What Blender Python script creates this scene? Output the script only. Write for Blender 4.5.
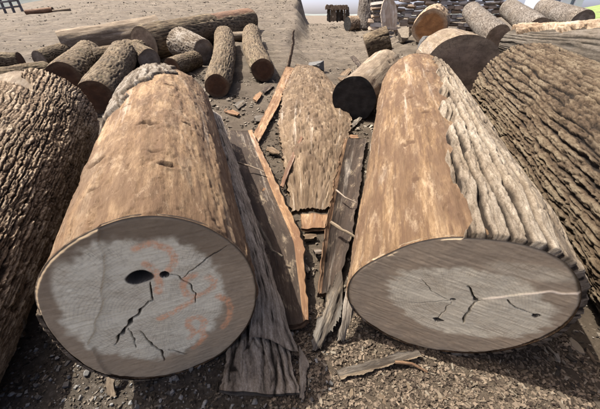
import bpy, math, random
import numpy as np
from mathutils import Vector, Matrix
random.seed(7); RNG = np.random.default_rng(7)
for o in list(bpy.data.objects): bpy.data.objects.remove(o)
scn = bpy.context.scene
COL = scn.collection

# ------------------------------------------------------------------ camera, sky, sun, exposure
CAM_H, PITCH, FPX = 1.5, math.radians(32.8), 295.0
cd = bpy.data.cameras.new('camera'); cam = bpy.data.objects.new('camera', cd); COL.objects.link(cam)
cam.location = (0, 0, CAM_H); cam.rotation_euler = (math.pi/2 - PITCH, 0, 0)
cd.sensor_width = 36; cd.lens = FPX/600*36; cd.clip_start = .05; cd.clip_end = 3000
scn.camera = cam
SUN_EL, SUN_AZ = math.radians(59), math.radians(-70)       # azimuth from +Y, negative = left
w = bpy.data.worlds.new('World'); scn.world = w; w.use_nodes = True
nt = w.node_tree; bg = nt.nodes['Background']; sk = nt.nodes.new('ShaderNodeTexSky')
sk.sky_type = 'NISHITA'; sk.sun_disc = False; sk.sun_elevation = SUN_EL; sk.sun_rotation = SUN_AZ
sk.dust_density = 3.0; sk.air_density = .2; sk.ozone_density = .0
nt.links.new(sk.outputs[0], bg.inputs[0]); bg.inputs[1].default_value = .15
sl = bpy.data.lights.new('sun', 'SUN'); so = bpy.data.objects.new('sun', sl); COL.objects.link(so)
sl.energy = 3.6; sl.angle = math.radians(.53); sl.color = (1, .95, .86)
sdir = Vector((math.sin(SUN_AZ)*math.cos(SUN_EL), math.cos(SUN_AZ)*math.cos(SUN_EL), math.sin(SUN_EL)))
so.rotation_euler = (-sdir).to_track_quat('-Z', 'Y').to_euler(); so.location = sdir*30
scn.view_settings.view_transform = 'Standard'; scn.view_settings.look = 'None'
scn.view_settings.exposure = 1.85; scn.view_settings.gamma = 1

rd = math.radians
# ------------------------------------------------------------------ numeric noise
def _h(ix, iy, iz, seed):
    with np.errstate(over='ignore'):
        n = (ix.astype(np.int64)*374761393 + iy.astype(np.int64)*668265263 + iz.astype(np.int64)*2147483647 + seed*1274126177) & 0xffffffff
        n = ((n ^ (n >> 13))*1274126177) & 0xffffffff
        n = ((n ^ (n >> 15))*2246822519) & 0xffffffff
        n = n ^ (n >> 16)
    return (n & 0xffffff).astype(np.float64)/float(0x1000000)
def noise(x, y, z=0., seed=0):
    x, y, z = np.broadcast_arrays(np.asarray(x, float), np.asarray(y, float), np.asarray(z, float))
    ix, iy, iz = np.floor(x), np.floor(y), np.floor(z); fx, fy, fz = x-ix, y-iy, z-iz
    fx, fy, fz = [t*t*(3-2*t) for t in (fx, fy, fz)]
    ix, iy, iz = ix.astype(np.int64), iy.astype(np.int64), iz.astype(np.int64)
    r = 0
    flat = not np.any(fz) and not np.any(iz)
    for dz in ((0,) if flat else (0, 1)):
        wz = 1. if flat else (fz if dz else 1-fz)
        for dy in (0, 1):
            for dx in (0, 1):
                r = r + _h(ix+dx, iy+dy, iz+dz, seed)*(fx if dx else 1-fx)*(fy if dy else 1-fy)*wz
    return r*2-1
def fbm(x, y, z=0., oct=4, seed=0, gain=.5):
    r = 0; a = 1; s = 0
    for i in range(oct):
        r = r + a*noise(np.asarray(x)*2**i, np.asarray(y)*2**i, np.asarray(z)*2**i, seed+i*17); s += a; a *= gain
    return r/s
def cells(u, v, nu, seed=0):
    """periodic (in u) cell noise: nearest, second nearest distance, cell value"""
    iu, iv = np.floor(u).astype(np.int64), np.floor(v).astype(np.int64)
    f1 = np.full(u.shape, 9.); f2 = np.full(u.shape, 9.); cv = np.zeros(u.shape)
    for du in (-1, 0, 1):
        for dv in (-1, 0, 1):
            a, b = iu+du, iv+dv; am = np.mod(a, nu); z0 = np.zeros_like(a)
            pu = a + .15+.7*_h(am, b, z0, seed); pv = b + .1+.8*_h(am, b, z0+1, seed)
            d = np.hypot(u-pu, v-pv); val = _h(am, b, z0+2, seed)
            c = d < f1
            f2 = np.where(c, f1, np.minimum(f2, d)); cv = np.where(c, val, cv); f1 = np.where(c, d, f1)
    return f1, f2, cv
def sst(a, b, x):
    t = np.clip((np.asarray(x, float)-a)/(b-a), 0, 1); return t*t*(3-2*t)

# ------------------------------------------------------------------ terrain and pixel rays
def terrain(x, y):
    x = np.asarray(x, float); y = np.asarray(y, float)
    q = np.maximum(y, .1)
    edge = -.25 + .012*y + .45*fbm(y*.5, 3.1, oct=4, seed=5)
    left = sst(edge+.25+.012*q, edge-.25-.012*q, x)*sst(-1.25, -.5, x/q)
    yy = np.clip(y-4, 0, 40)
    bank = .040*yy + .0013*yy**2
    bank = np.where(y > 44, .040*40+.0013*1600 - .02*(y-44), bank)
    mid = .022*np.clip(y-5, 0, 30) - .05*np.clip(y-36, 0, 60)
    rt = .10*np.clip(y-4.6, 0, 7)*sst(.16, .34, x/q)*sst(-.2, 1.6, x)
    rt = rt*(1-sst(30, 60, y)) + sst(18, 60, y)*4.0*sst(.62, 1.0, x/q)
    z = left*bank + (1-left)*mid + rt*(1-left)
    return z*sst(200, 60, np.hypot(x, y))
FW = Vector((0, math.cos(PITCH), -math.sin(PITCH))); UP = Vector((0, math.sin(PITCH), math.cos(PITCH)))
CAMP = Vector((0, 0, CAM_H))
def ray(px, py): return FW + Vector((1, 0, 0))*((px-300)/FPX) - UP*((py-204.5)/FPX)
def march(px, py, lo):
    """first point along a pixel's ray that comes down to the height lo(point, depth)"""
    d = ray(px, py); t = .3; pt = t
    while t < 200:
        p = CAMP+d*t
        if p.z <= lo(p, t): break
        pt = t; t *= 1.02
    for _ in range(30):
        m = (pt+t)/2; p = CAMP+d*m
        if p.z <= lo(p, m): t = m
        else: pt = m
    return CAMP+d*t, t
def G(px, py, h=0.): return march(px, py, lambda p, t: float(terrain(p.x, p.y))+h)[0]
def AtY(px, py, y): d = ray(px, py); return CAMP + d*(y/d.y)
def End(px, py, wpx, lift=0., sz=1.):
    k = wpx/2/FPX
    p, t = march(px, py, lambda p, t: float(terrain(p.x, p.y))+lift+k*t*sz)
    return p, k*t

# ------------------------------------------------------------------ mesh helpers
def build(name, V, F, mat, parent=None, attrs=None, smooth=True, cols=None):
    me = bpy.data.meshes.new(name); V = np.asarray(V, np.float32); F = np.asarray(F, np.int32)
    nv, nf, k = len(V), len(F), F.shape[1]
    me.vertices.add(nv); me.vertices.foreach_set('co', V.ravel())
    me.loops.add(nf*k); me.loops.foreach_set('vertex_index', F.ravel())
    me.polygons.add(nf); me.polygons.foreach_set('loop_start', np.arange(0, nf*k, k, dtype=np.int32))
    me.polygons.foreach_set('use_smooth', np.full(nf, smooth, bool))
    me.update(calc_edges=True)
    for an, a in (attrs or {}).items():
        a = np.asarray(a, np.float32)
        if a.ndim == 2:
            at = me.attributes.new(an, 'FLOAT_VECTOR', 'POINT'); at.data.foreach_set('vector', a.ravel())
        else:
            at = me.attributes.new(an, 'FLOAT', 'POINT'); at.data.foreach_set('value', a.ravel())
    if mat: me.materials.append(mat)
    o = bpy.data.objects.new(name, me); COL.objects.link(o)
    if parent: o.parent = parent
    return o
def tag(o, label=None, cat=None, group=None, kind=None):
    for k, v in (('label', label), ('category', cat), ('group', group), ('kind', kind)):
        if v: o[k] = v
    return o
def empty(name, loc=(0, 0, 0), M=None):
    e = bpy.data.objects.new(name, None); COL.objects.link(e); e.empty_display_size = .1
    e.location = loc
    if M is not None: e.rotation_euler = M.to_euler()
    return e
def gridfaces(nu, nv, wrap=False):
    """quads on an index grid i*nv+j; wrap closes j"""
    i = np.arange(nu-1)[:, None]; j = np.arange(nv if wrap else nv-1)[None, :]
    jn = (j+1) % nv
    return np.stack(np.broadcast_arrays(i*nv+j, i*nv+jn, (i+1)*nv+jn, (i+1)*nv+j), -1).reshape(-1, 4)

# ------------------------------------------------------------------ materials
class NT:
    def __init__(s, name):
        s.m = bpy.data.materials.new(name); s.m.use_nodes = True; s.t = s.m.node_tree
        s.b = s.t.nodes['Principled BSDF']; s.b.inputs['Roughness'].default_value = .9
        s.b.inputs['Specular IOR Level'].default_value = .2
    def n(s, typ, **kw):
        n = s.t.nodes.new(typ)
        for k, v in kw.items(): setattr(n, k, v)
        return n
    def l(s, a, b): s.t.links.new(a, b)
    def attr(s, name, vec=False):
        n = s.n('ShaderNodeAttribute', attribute_name=name); return n.outputs['Vector' if vec else 'Fac']
    def math(s, op, a, b=0., clamp=False):
        n = s.n('ShaderNodeMath', operation=op, use_clamp=clamp)
        for i, v in enumerate((a, b)):
            if hasattr(v, 'links') or hasattr(v, 'is_linked'): s.l(v, n.inputs[i])
            else: n.inputs[i].default_value = v
        return n.outputs[0]
    def vec(s, src, scale=(1, 1, 1), rnd=True):
        mp = s.n('ShaderNodeVectorMath', operation='MULTIPLY'); s.l(src, mp.inputs[0]); mp.inputs[1].default_value = scale
        if not rnd: return mp.outputs[0]
        oi = s.n('ShaderNodeObjectInfo'); a = s.n('ShaderNodeVectorMath', operation='ADD')
        r = s.math('MULTIPLY', oi.outputs['Random'], 37.)
        s.l(mp.outputs[0], a.inputs[0]); s.l(r, a.inputs[1]); return a.outputs[0]
    def noise(s, v, scale=1., detail=6, rough=.6, dist=0.):
        n = s.n('ShaderNodeTexNoise'); n.inputs['Scale'].default_value = scale; n.inputs['Detail'].default_value = detail
        n.inputs['Roughness'].default_value = rough; n.inputs['Distortion'].default_value = dist
        if v is not None: s.l(v, n.inputs['Vector'])
        return n.outputs['Fac']
    def ramp(s, fac, stops):
        r = s.n('ShaderNodeValToRGB'); el = r.color_ramp.elements
        while len(el) < len(stops): el.new(.5)
        for e, (p, c) in zip(el, stops):
            e.position = p; e.color = (*c, 1) if len(c) == 3 else c
        s.l(fac, r.inputs[0]); return r.outputs[0]
    def fac(s, f, a, b):
        m = s.n('ShaderNodeMapRange'); m.inputs[1].default_value = a; m.inputs[2].default_value = b; s.l(f, m.inputs[0]); return m.outputs[0]
    def mix(s, f, a, b, mode='MIX'):
        m = s.n('ShaderNodeMix', data_type='RGBA', blend_type=mode)
        for i, v in ((0, f), (6, a), (7, b)):
            if isinstance(v, (int, float)): m.inputs[i].default_value = v
            elif isinstance(v, tuple): m.inputs[i].default_value = (*v, 1)
            else: s.l(v, m.inputs[i])
        return m.outputs[2]
    def bump(s, h, st=.5, dist=.01):
        b = s.n('ShaderNodeBump'); b.inputs['Strength'].default_value = st; b.inputs['Distance'].default_value = dist
        s.l(h, b.inputs['Height'])
        if s.b.inputs['Normal'].is_linked: s.l(s.b.inputs['Normal'].links[0].from_socket, b.inputs['Normal'])
        s.l(b.outputs[0], s.b.inputs['Normal'])
    def done(s, c):
        s.l(c, s.b.inputs['Base Color']); return s.m

def mat_bark(name, deep, mid, tip, spot=None, spot_th=.58, moss=None, moss_th=.6):
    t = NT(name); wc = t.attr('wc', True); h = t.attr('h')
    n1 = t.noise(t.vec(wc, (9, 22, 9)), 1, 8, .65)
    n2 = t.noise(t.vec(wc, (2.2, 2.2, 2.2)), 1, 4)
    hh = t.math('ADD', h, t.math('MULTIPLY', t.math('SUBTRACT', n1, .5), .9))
    c = t.ramp(hh, [(.25, deep), (.62, mid), (1.0, tip)])  # deep = browner inner bark, with furrow shade put into the colour too
    c = t.mix(t.fac(n2, .35, .7), c, t.mix(.6, c, (.72, .62, .5), 'MULTIPLY'))
    if spot:
        n3 = t.noise(t.vec(wc, (26, 26, 26)), 1, 5, .7)
        c = t.mix(t.math('MULTIPLY', t.fac(n3, spot_th, spot_th+.06), .75), c, spot)
    if moss:
        n4 = t.noise(t.vec(wc, (3, 5, 4)), 1, 6, .7)
        c = t.mix(t.math('MULTIPLY', t.fac(n4, moss_th, moss_th+.14), .7), c, moss)
    n5 = t.noise(t.vec(wc, (24, 90, 60)), 1, 9, .8)
    c = t.mix(t.fac(n5, .38, .62), t.mix(.8, c, (.40, .35, .30), 'MULTIPLY'), c)
    n6 = t.noise(t.vec(wc, (130, 170, 90)), 1, 6, .8)
    c = t.mix(t.fac(n6, .4, .62), t.mix(.7, c, (.5, .45, .4), 'MULTIPLY'), c)
    t.bump(n6, .7, .006)
    t.bump(n5, .9, .012); t.bump(n1, .6, .02)
    return t.done(c)
def mat_wood(name, a, b, c_, dark, streak=1., grey=None, grey_th=.55, pits=True):
    t = NT(name); wc = t.attr('wc', True); h = t.attr('h')
    n1 = t.noise(t.vec(wc, (1.6*streak, 16*streak, 4)), 1, 8, .62)
    n2 = t.noise(t.vec(wc, (1.4, 3.2, 2)), 1, 5, .6)
    c = t.ramp(n1, [(.25, dark), (.42, a), (.56, b), (.75, c_)])
    c = t.mix(t.math('MULTIPLY', t.fac(n2, .42, .68), .65), c, t.mix(.75, c, dark, 'MIX'))
    if grey:
        n3 = t.noise(t.vec(wc, (1.1, 5, 2)), 1, 7, .65)
        c = t.mix(t.math('MULTIPLY', t.fac(n3, grey_th, grey_th+.12), .7), c, grey)
    if pits:
        n4 = t.noise(t.vec(wc, (7, 26, 9)), 1, 5, .7)
        c = t.mix(t.math('MULTIPLY', t.fac(n4, .63, .70), .75), c, t.mix(.7, c, dark, 'MIX'))
    n5 = t.noise(t.vec(wc, (11*streak, 80*streak, 40)), 1, 9, .82)
    c = t.mix(t.fac(n5, .36, .60), t.mix(.85, c, (.42, .34, .27), 'MULTIPLY'), c)
    n8 = t.noise(t.vec(wc, (1.7, 6.5, 1.)), 1, 6, .56)
    c = t.mix(t.math('MULTIPLY', t.fac(n8, .46, .58), 1.), c, t.mix(.74, c, dark, 'MIX'))
    n10 = t.noise(t.vec(wc, (.5, 11, 1.)), 1, 9, .7)
    c = t.mix(t.math('MULTIPLY', t.fac(n10, .55, .62), .7), c, t.mix(.8, c, dark, 'MIX'))
    c = t.mix(t.math('MULTIPLY', t.fac(n10, .42, .34), .35), c, (.46, .40, .33))
    n9 = t.noise(t.vec(wc, (3.2, 24, 3.)), 1, 6, .6)
    c = t.mix(t.math('MULTIPLY', t.fac(n9, .53, .61), .95), c, t.mix(.8, c, dark, 'MIX'))
    n6 = t.noise(t.vec(wc, (16, 70, 30)), 1, 8, .8)
    c = t.mix(t.math('MULTIPLY', t.fac(n6, .53, .62), .8), c, t.mix(.75, c, dark, 'MIX'))
    n7 = t.noise(t.vec(wc, (4, 11, 4)), 1, 9, .8)
    c = t.mix(t.math('MULTIPLY', t.fac(n7, .54, .64), .5), c, t.mix(.40, c, (.60, .47, .32), 'MIX'))
    c = t.mix(t.fac(h, .62, .0), c, dark)
    t.bump(n5, .8, .007); t.bump(n6, .7, .008); t.bump(n9, .7, .012); t.bump(n7, .5, .015)
    return t.done(c)
def mat_cut(name, inner, outer, dark, rings=220., edge=.78):
    t = NT(name); wc = t.attr('wc', True)         # wc = (y, z, normalised radius)
    sep = t.n('ShaderNodeSeparateXYZ'); t.l(wc, sep.inputs[0])
    n0 = t.noise(t.vec(wc, (6, 6, 3)), 1, 5)
    rr = t.math('ADD', sep.outputs[2], t.math('MULTIPLY', t.math('SUBTRACT', n0, .5), .16))
    ln = t.n('ShaderNodeVectorMath', operation='LENGTH'); mm = t.n('ShaderNodeVectorMath', operation='MULTIPLY')
    mm.inputs[1].default_value = (1, 1, 0); t.l(wc, mm.inputs[0]); t.l(mm.outputs[0], ln.inputs[0])
    ri = t.math('SINE', t.math('MULTIPLY', t.math('ADD', ln.outputs['Value'], t.math('MULTIPLY', n0, .03)), rings))
    c = t.mix(t.fac(rr, edge-.1, edge+.08), inner, outer)
    c = t.mix(t.math('MULTIPLY', t.fac(ri, -.2, 1.), t.math('MULTIPLY', t.fac(n0, .35, .65), .3)), c, dark)
    nb = t.noise(t.vec(wc, (3, 4, 1)), 1, 8, .7)
    c = t.mix(t.math('MULTIPLY', t.fac(nb, .42, .62), .7), c, dark)
    a_ = t.math('ARCTAN2', sep.outputs[1], sep.outputs[0]); cb = t.n('ShaderNodeCombineXYZ'); t.l(t.math('MULTIPLY', a_, 3.), cb.inputs[0]); t.l(sep.outputs[2], cb.inputs[1])
    ck = t.fac(t.math('ABSOLUTE', t.math('SUBTRACT', t.noise(cb.outputs[0], 1, 4, .7), .5)), .014, .004)
    c = t.mix(t.math('MULTIPLY', ck, .35), c, (.012, .009, .007))
    n1 = t.noise(t.vec(wc, (12, 60, 2)), 1, 7, .7)
    c = t.mix(t.math('MULTIPLY', t.fac(n1, .45, .75), .6), c, dark)
    t.bump(n1, .4, .006)
    return t.done(c)
def mat_plain(name, cols, scale=20., bump=.4, dist=.005, rough=.9):
    t = NT(name); tc = t.n('ShaderNodeTexCoord'); t.b.inputs['Roughness'].default_value = rough
    v = t.vec(tc.outputs['Object'], (scale,)*3); n = t.noise(v, 1, 7, .65)
    oi = t.n('ShaderNodeObjectInfo')
    r = t.math('ADD', n, t.math('MULTIPLY', t.math('SUBTRACT', oi.outputs['Random'], .5), .5))
    k = len(cols); c = t.ramp(r, [(.2+.6*i/max(1, k-1), q) for i, q in enumerate(cols)])
    t.bump(n, bump, dist); return t.done(c)
def mat_chips(name, cols):
    t = NT(name); a = t.attr('rnd'); tc = t.n('ShaderNodeTexCoord')
    n = t.noise(t.vec(tc.outputs['Object'], (60, 60, 60), False), 1, 4)
    r = t.math('ADD', a, t.math('MULTIPLY', t.math('SUBTRACT', n, .5), .5))
    k = len(cols); return t.done(t.ramp(r, [(i/max(1, k-1), q) for i, q in enumerate(cols)]))

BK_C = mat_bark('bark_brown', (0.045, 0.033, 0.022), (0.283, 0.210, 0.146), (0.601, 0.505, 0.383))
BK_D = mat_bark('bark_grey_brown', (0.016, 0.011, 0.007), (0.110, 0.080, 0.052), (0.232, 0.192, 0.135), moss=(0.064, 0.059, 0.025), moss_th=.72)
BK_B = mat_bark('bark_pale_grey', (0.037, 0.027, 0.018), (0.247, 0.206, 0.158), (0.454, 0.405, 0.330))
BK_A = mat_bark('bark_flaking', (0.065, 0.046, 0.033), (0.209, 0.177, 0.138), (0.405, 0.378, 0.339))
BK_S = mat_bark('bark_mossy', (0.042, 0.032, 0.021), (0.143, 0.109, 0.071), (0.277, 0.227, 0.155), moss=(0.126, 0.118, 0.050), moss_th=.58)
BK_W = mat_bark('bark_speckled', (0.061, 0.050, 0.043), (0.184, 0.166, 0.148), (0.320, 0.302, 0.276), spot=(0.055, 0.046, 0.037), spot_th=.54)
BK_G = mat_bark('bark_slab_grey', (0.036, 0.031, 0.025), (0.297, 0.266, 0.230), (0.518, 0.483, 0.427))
WD_A = mat_wood('bare_wood_tan', (0.195, 0.124, 0.068), (0.272, 0.185, 0.106), (0.327, 0.244, 0.152), (0.092, 0.054, 0.030), grey=(0.239, 0.194, 0.143), grey_th=.56)
WD_B = mat_wood('bare_wood_amber', (0.164, 0.104, 0.055), (0.228, 0.152, 0.085), (0.275, 0.204, 0.130), (0.078, 0.045, 0.026), grey=(0.204, 0.167, 0.130), grey_th=.6)
WD_P = mat_wood('bare_wood_pale', (0.195, 0.155, 0.107), (0.257, 0.208, 0.151), (0.301, 0.257, 0.199), (0.107, 0.078, 0.053), grey=(0.199, 0.181, 0.159), grey_th=.55)
WD_R = mat_wood('bare_wood_red', (0.157, 0.084, 0.050), (0.224, 0.129, 0.078), (0.291, 0.202, 0.140), (0.084, 0.047, 0.030))
WD_G = mat_wood('weathered_wood_grey', (0.084, 0.070, 0.054), (0.134, 0.117, 0.097), (0.198, 0.178, 0.154), (0.040, 0.030, 0.022), grey=(0.149, 0.144, 0.129), grey_th=.5)
WD_D = mat_wood('inner_bark_dark', (0.045, 0.031, 0.022), (0.064, 0.046, 0.034), (0.092, 0.071, 0.055), (0.023, 0.016, 0.012), grey=(0.100, 0.092, 0.083), grey_th=.66)  # brown inner bark, darkened further to paint in the crevice shade
WD_O = mat_wood('splinter_orange', (0.226, 0.135, 0.071), (0.297, 0.194, 0.113), (0.356, 0.265, 0.173), (0.103, 0.054, 0.030))
WD_T = mat_wood('corky_bark_tan', (0.138, 0.096, 0.059), (0.178, 0.128, 0.081), (0.211, 0.158, 0.111), (0.065, 0.042, 0.025), streak=.6, grey=(0.138, 0.105, 0.076), grey_th=.56)
CT_BR = mat_cut('cut_brown', (0.082, 0.041, 0.022), (0.115, 0.072, 0.043), (0.034, 0.019, 0.012))
CT_GY = mat_cut('cut_grey', (0.238, 0.196, 0.154), (0.182, 0.140, 0.105), (0.091, 0.070, 0.052))
CT_OR = mat_cut('cut_orange', (0.268, 0.128, 0.048), (0.351, 0.268, 0.173), (0.160, 0.071, 0.029), rings=120, edge=.82)
CT_BK = mat_cut('cut_blackened', (0.024, 0.021, 0.019), (0.018, 0.016, 0.015), (0.006, 0.006, 0.006))
CT_DK = mat_cut('cut_dull_brown', (0.221, 0.160, 0.111), (0.265, 0.199, 0.133), (0.093, 0.066, 0.044), rings=90)
STONE = mat_plain('stone_grey', [(0.090, 0.086, 0.081), (0.162, 0.158, 0.149), (0.225, 0.216, 0.203)], 30)
STONE_B = mat_plain('stone_big', [(0.062, 0.060, 0.058), (0.101, 0.098, 0.094), (0.144, 0.139, 0.134)], 9)
CHIPW = mat_plain('chip_wood', [(0.039, 0.026, 0.017), (0.093, 0.068, 0.044), (0.151, 0.126, 0.094)], 25)
TWIG = mat_plain('twig_bark', [(0.084, 0.060, 0.042), (0.156, 0.120, 0.090), (0.240, 0.198, 0.156)], 40)
WHITE = mat_plain('white_paint', [(.74, .75, .76), (.8, .8, .8)], 3, .1)
BLUEW = mat_plain('dull_blue_panel', [(.26, .29, .34), (.32, .35, .40)], 3, .1)
FENCE = mat_plain('fence_wood', [(.08, .075, .08), (.14, .13, .13)], 6)

# ------------------------------------------------------------------ the ground
def sinhspace(n, a, lo, hi):
    u = np.linspace(-1, 1, n); s = np.sinh(a*u)/math.sinh(a); return np.where(u < 0, -s*lo, s*hi)
gx = sinhspace(320, 6.0, -400, 400)
gy = np.concatenate([np.linspace(-6, .3, 14)[:-1], .3 + 600*np.sinh(6.6*np.linspace(0, 1, 280))/math.sinh(6.6)])
X, Y = np.meshgrid(gx, gy)
Z = terrain(X, Y)
near = sst(14, 3, np.hypot(X, Y))
Z = Z + near*(.028*fbm(X*3.1, Y*3.1, oct=4, seed=3) + .014*fbm(X*14, Y*14, oct=3, seed=9)) - .006*near
far = sst(5, 9, Y)
rut = np.abs(np.sin((Y*.9+X*.22 + .8*noise(X*.12, Y*.12, seed=31))*2.0))
Z = Z + far*sst(60, 30, Y)*(.16*fbm(X*1.1, Y*1.3, oct=5, seed=21, gain=.65) + .10*(rut-.5)*sst(-.2, -2.5, X))
V = np.stack([X, Y, Z], -1).reshape(-1, 3)
rutc = (far*sst(-.1, -1.5, X)*sst(.62, .25, rut+.25*fbm(X*.8, Y*.8, oct=4, seed=41))).ravel()
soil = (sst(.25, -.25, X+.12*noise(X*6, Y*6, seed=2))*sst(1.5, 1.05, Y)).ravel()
t = NT('dirt'); tc = t.n('ShaderNodeTexCoord'); ob = tc.outputs['Object']
n1 = t.noise(t.vec(ob, (1.1, 1.1, 1.1), False), 1, 10, .68); n2 = t.noise(t.vec(ob, (38, 38, 38), False), 1, 7, .72)
n3 = t.noise(t.vec(ob, (1.6, 3.2, 2.), False), 1, 12, .85)
c = t.ramp(n1, [(.30, (.05, .037, .026)), (.48, (.11, .084, .059)), (.70, (.18, .143, .104))])
c = t.mix(t.fac(n2, .3, .7), t.mix(.85, c, (.45, .42, .38), 'MULTIPLY'), c)
sp = t.n('ShaderNodeSeparateXYZ'); t.l(ob, sp.inputs[0])
c = t.mix(t.math('MULTIPLY', t.fac(sp.outputs[1], 4, 12), .8), c, t.ramp(n3, [(.40, (.055, .042, .03)), (.5, (.12, .096, .071)), (.60, (.20, .165, .124))]))
c = t.mix(t.math('MULTIPLY', t.attr('rut'), .6), c, (.075, .06, .045))
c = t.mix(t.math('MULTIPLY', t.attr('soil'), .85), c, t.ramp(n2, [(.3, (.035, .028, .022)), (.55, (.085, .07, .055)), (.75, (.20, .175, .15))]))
t.bump(n2, .8, .02); t.bump(n3, .8, .15)
DIRT = t.done(c)
ground = build('ground', V, gridfaces(len(gy), len(gx)), DIRT, attrs={'soil': soil, 'rut': rutc}); tag(ground, kind='structure')

# ------------------------------------------------------------------ logs
def frame_of(c0, c1):
    ax = (c1-c0).normalized(); up = Vector((0, 0, 1)) if abs(ax.z) < .9 else Vector((0, -1, 0))
    Yv = up.cross(ax).normalized(); Zv = ax.cross(Yv)
    return Matrix((ax, Yv, Zv)).transposed(), (c1-c0).length
class Log:
    """a trunk: local +X runs from the near end to the far end, theta 0 = left, 90 deg = top"""
    def __init__(s, name, label, cat, end0, end1, group=None, sz0=1., sz1=1., roll=0., seed=1, wob=.05, lobes=()):
        s.lobes = lobes; s.bend = 0.
        (c0, s.r0), (c1, s.r1) = end0, end1
        M, s.L = frame_of(c0, c1); s.M = M; s.c0 = c0
        s.sz0, s.sz1, s.roll, s.seed, s.wob = sz0, sz1, roll, seed, wob
        off = Vector((0, 0, s.r0*sz0)) if abs((c1-c0).normalized().z) < .9 else Vector((0, 0, 0))
        s.base = M @ off                                    # the root sits under the near end
        s.root = empty(name, c0 - s.base, M); tag(s.root, label, cat, group)
        s.dz = s.r0*sz0 if off.length else 0
    def R(s, th, x):
        f = np.clip(x/s.L, 0, 1); r = s.r0+(s.r1-s.r0)*f; sz = s.sz0+(s.sz1-s.sz0)*f
        t2 = th-s.roll; e = 1/np.sqrt(np.cos(t2)**2+(np.sin(t2)/sz)**2)
        k = 1.3
        lump = fbm(np.cos(th)*k+5, np.sin(th)*k+5, x*.7+s.seed*7.3, oct=3, seed=s.seed)
        k = 1+s.wob*lump
        for t0, am, wd in s.lobes:
            dt = np.mod(th-t0+math.pi, 2*math.pi)-math.pi; k = k+am*np.exp(-(dt/wd)**2)*(1-.7*f)
        return r*e*k
    def loc(s, th, x, r): return np.stack([x, r*np.cos(th)+s.bend*np.sin(np.pi*np.clip(x/s.L, 0, 1)), r*np.sin(th)+s.dz], -1)
    def grid(s, nt_, ns, pw=1., x0=0., x1=None, t0=-math.pi/2, t1=1.5*math.pi):
        x = x0+((s.L if x1 is None else x1)-x0)*np.linspace(0, 1, ns)**pw
        wrap = abs(t1-t0-2*math.pi) < 1e-6
        th = np.linspace(t0, t1, nt_, endpoint=not wrap)
        TH, XX = np.meshgrid(th, x); return TH, XX, wrap
    def wood(s, mat, nt_=96, ns=60, pw=1., rough=.006, knots=(), shrink=0.):
        TH, XX, wr = s.grid(nt_, ns, pw)
        R = s.R(TH, XX)-shrink
        u = TH*s.r0
        streak = fbm(XX*1.5, np.cos(TH)*9, np.sin(TH)*9+s.seed, oct=4, seed=s.seed+4)
        lump = fbm(XX*3.5, np.cos(TH)*4, np.sin(TH)*4+s.seed, oct=4, seed=s.seed+8)
        lump2 = fbm(XX*16, np.cos(TH)*22, np.sin(TH)*22+s.seed, oct=4, seed=s.seed+9, gain=.65)
        d = rough*(streak+.7*lump+.55*lump2-.9*sst(.25, .5, lump2))
        pn = fbm(XX*2.6, np.cos(TH)*5, np.sin(TH)*5+s.seed*2, oct=5, seed=s.seed+12, gain=.62); pm = sst(.16, .20, pn)
        ck = fbm(XX*.9, np.cos(TH)*11, np.sin(TH)*11+s.seed, oct=3, seed=s.seed+15); ckm = sst(.012, .004, np.abs(ck))*sst(.0, .3, noise(XX*1.5, TH*3, seed=s.seed+16))
        d = d + .45*rough*pm - .7*rough*ckm                       # shreds of inner bark, drying checks
        h = 1-.66*pm*sst(-.6, .2, noise(XX*9, TH*14, seed=s.seed+13)) - .25*ckm; h = np.clip(h, .1, 1)
        for (kx, kt, kr, kd) in knots:                     # gouges and knots
            q = np.hypot((XX-kx)/(kr*.8), (TH-kt)*s.r0/kr)*(1+.45*fbm(XX*40, TH*20, oct=3, seed=3))
            d = d - .8*kd*sst(1., .5, q) + .25*kd*np.exp(-(q-1.3)**2*6); h = np.minimum(h, .05+.95*sst(.8, 1.3, q))
        d = d*sst(0, .012, XX)
        R = R+d
        return build('wood', s.loc(TH, XX, R).reshape(-1, 3), gridfaces(ns, nt_, wr), mat, s.root,
                     {'wc': np.stack([XX, u, R], -1).reshape(-1, 3), 'h': h.ravel()})
    def bark(s, mat, nt_=160, ns=90, pw=1., n=40, asp=3., relief=.03, thick=.02, mask=None, x0=0., x1=None, twist=0.,
             t0=-math.pi/2, t1=1.5*math.pi, name='bark', wavy=1.3, brk=.22, flake=0., fk=.22, fv=7., dmin=.30, fw=(.10, .56)):
        TH, XX, wr = s.grid(nt_, ns, pw, x0, x1, t0, t1)
        sd = s.seed*13
        cell = 2*math.pi*max(s.r0, s.r1)/n
        u = (TH+math.pi/2)/(2*math.pi)*n + twist*XX/cell; v = XX/(cell*asp)
        cth, sth = np.cos(TH)*n/6.28, np.sin(TH)*n/6.28
        wx = fbm(cth*.42, sth*.42, v*.9, oct=3, seed=sd, gain=.55); wf = fbm(cth*1.7, sth*1.7, v*5, oct=3, seed=sd+1, gain=.6)
        ph = u + wavy*wx + .26*wf
        f1, f2, cv = cells(ph*1.0+.5, v*1.25 + .5*noise(cth*.8, sth*.8, v*2, seed=sd+2), n, sd); plate = sst(.0, .13, f2-f1+.04*wf)
        ridge = sst(fw[0], fw[1], np.abs(np.sin(np.pi*ph))+.16*wf)
        dep = dmin+(1-dmin)*sst(-.35, .25, fbm(cth*.7+40, sth*.7, v*1.1, oct=2, seed=sd+3))           # some furrows close up
        furrow = 1-(1-ridge)*dep
        g1, g2, gv = cells(ph*2.4+.5, v*4.2+.4*wf, int(2.4*n), sd+5); crackle = sst(0, .14, g2-g1)
        fine = fbm(cth*2.4, sth*2.4, v*fv, oct=5, seed=sd+7, gain=.72)
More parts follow.
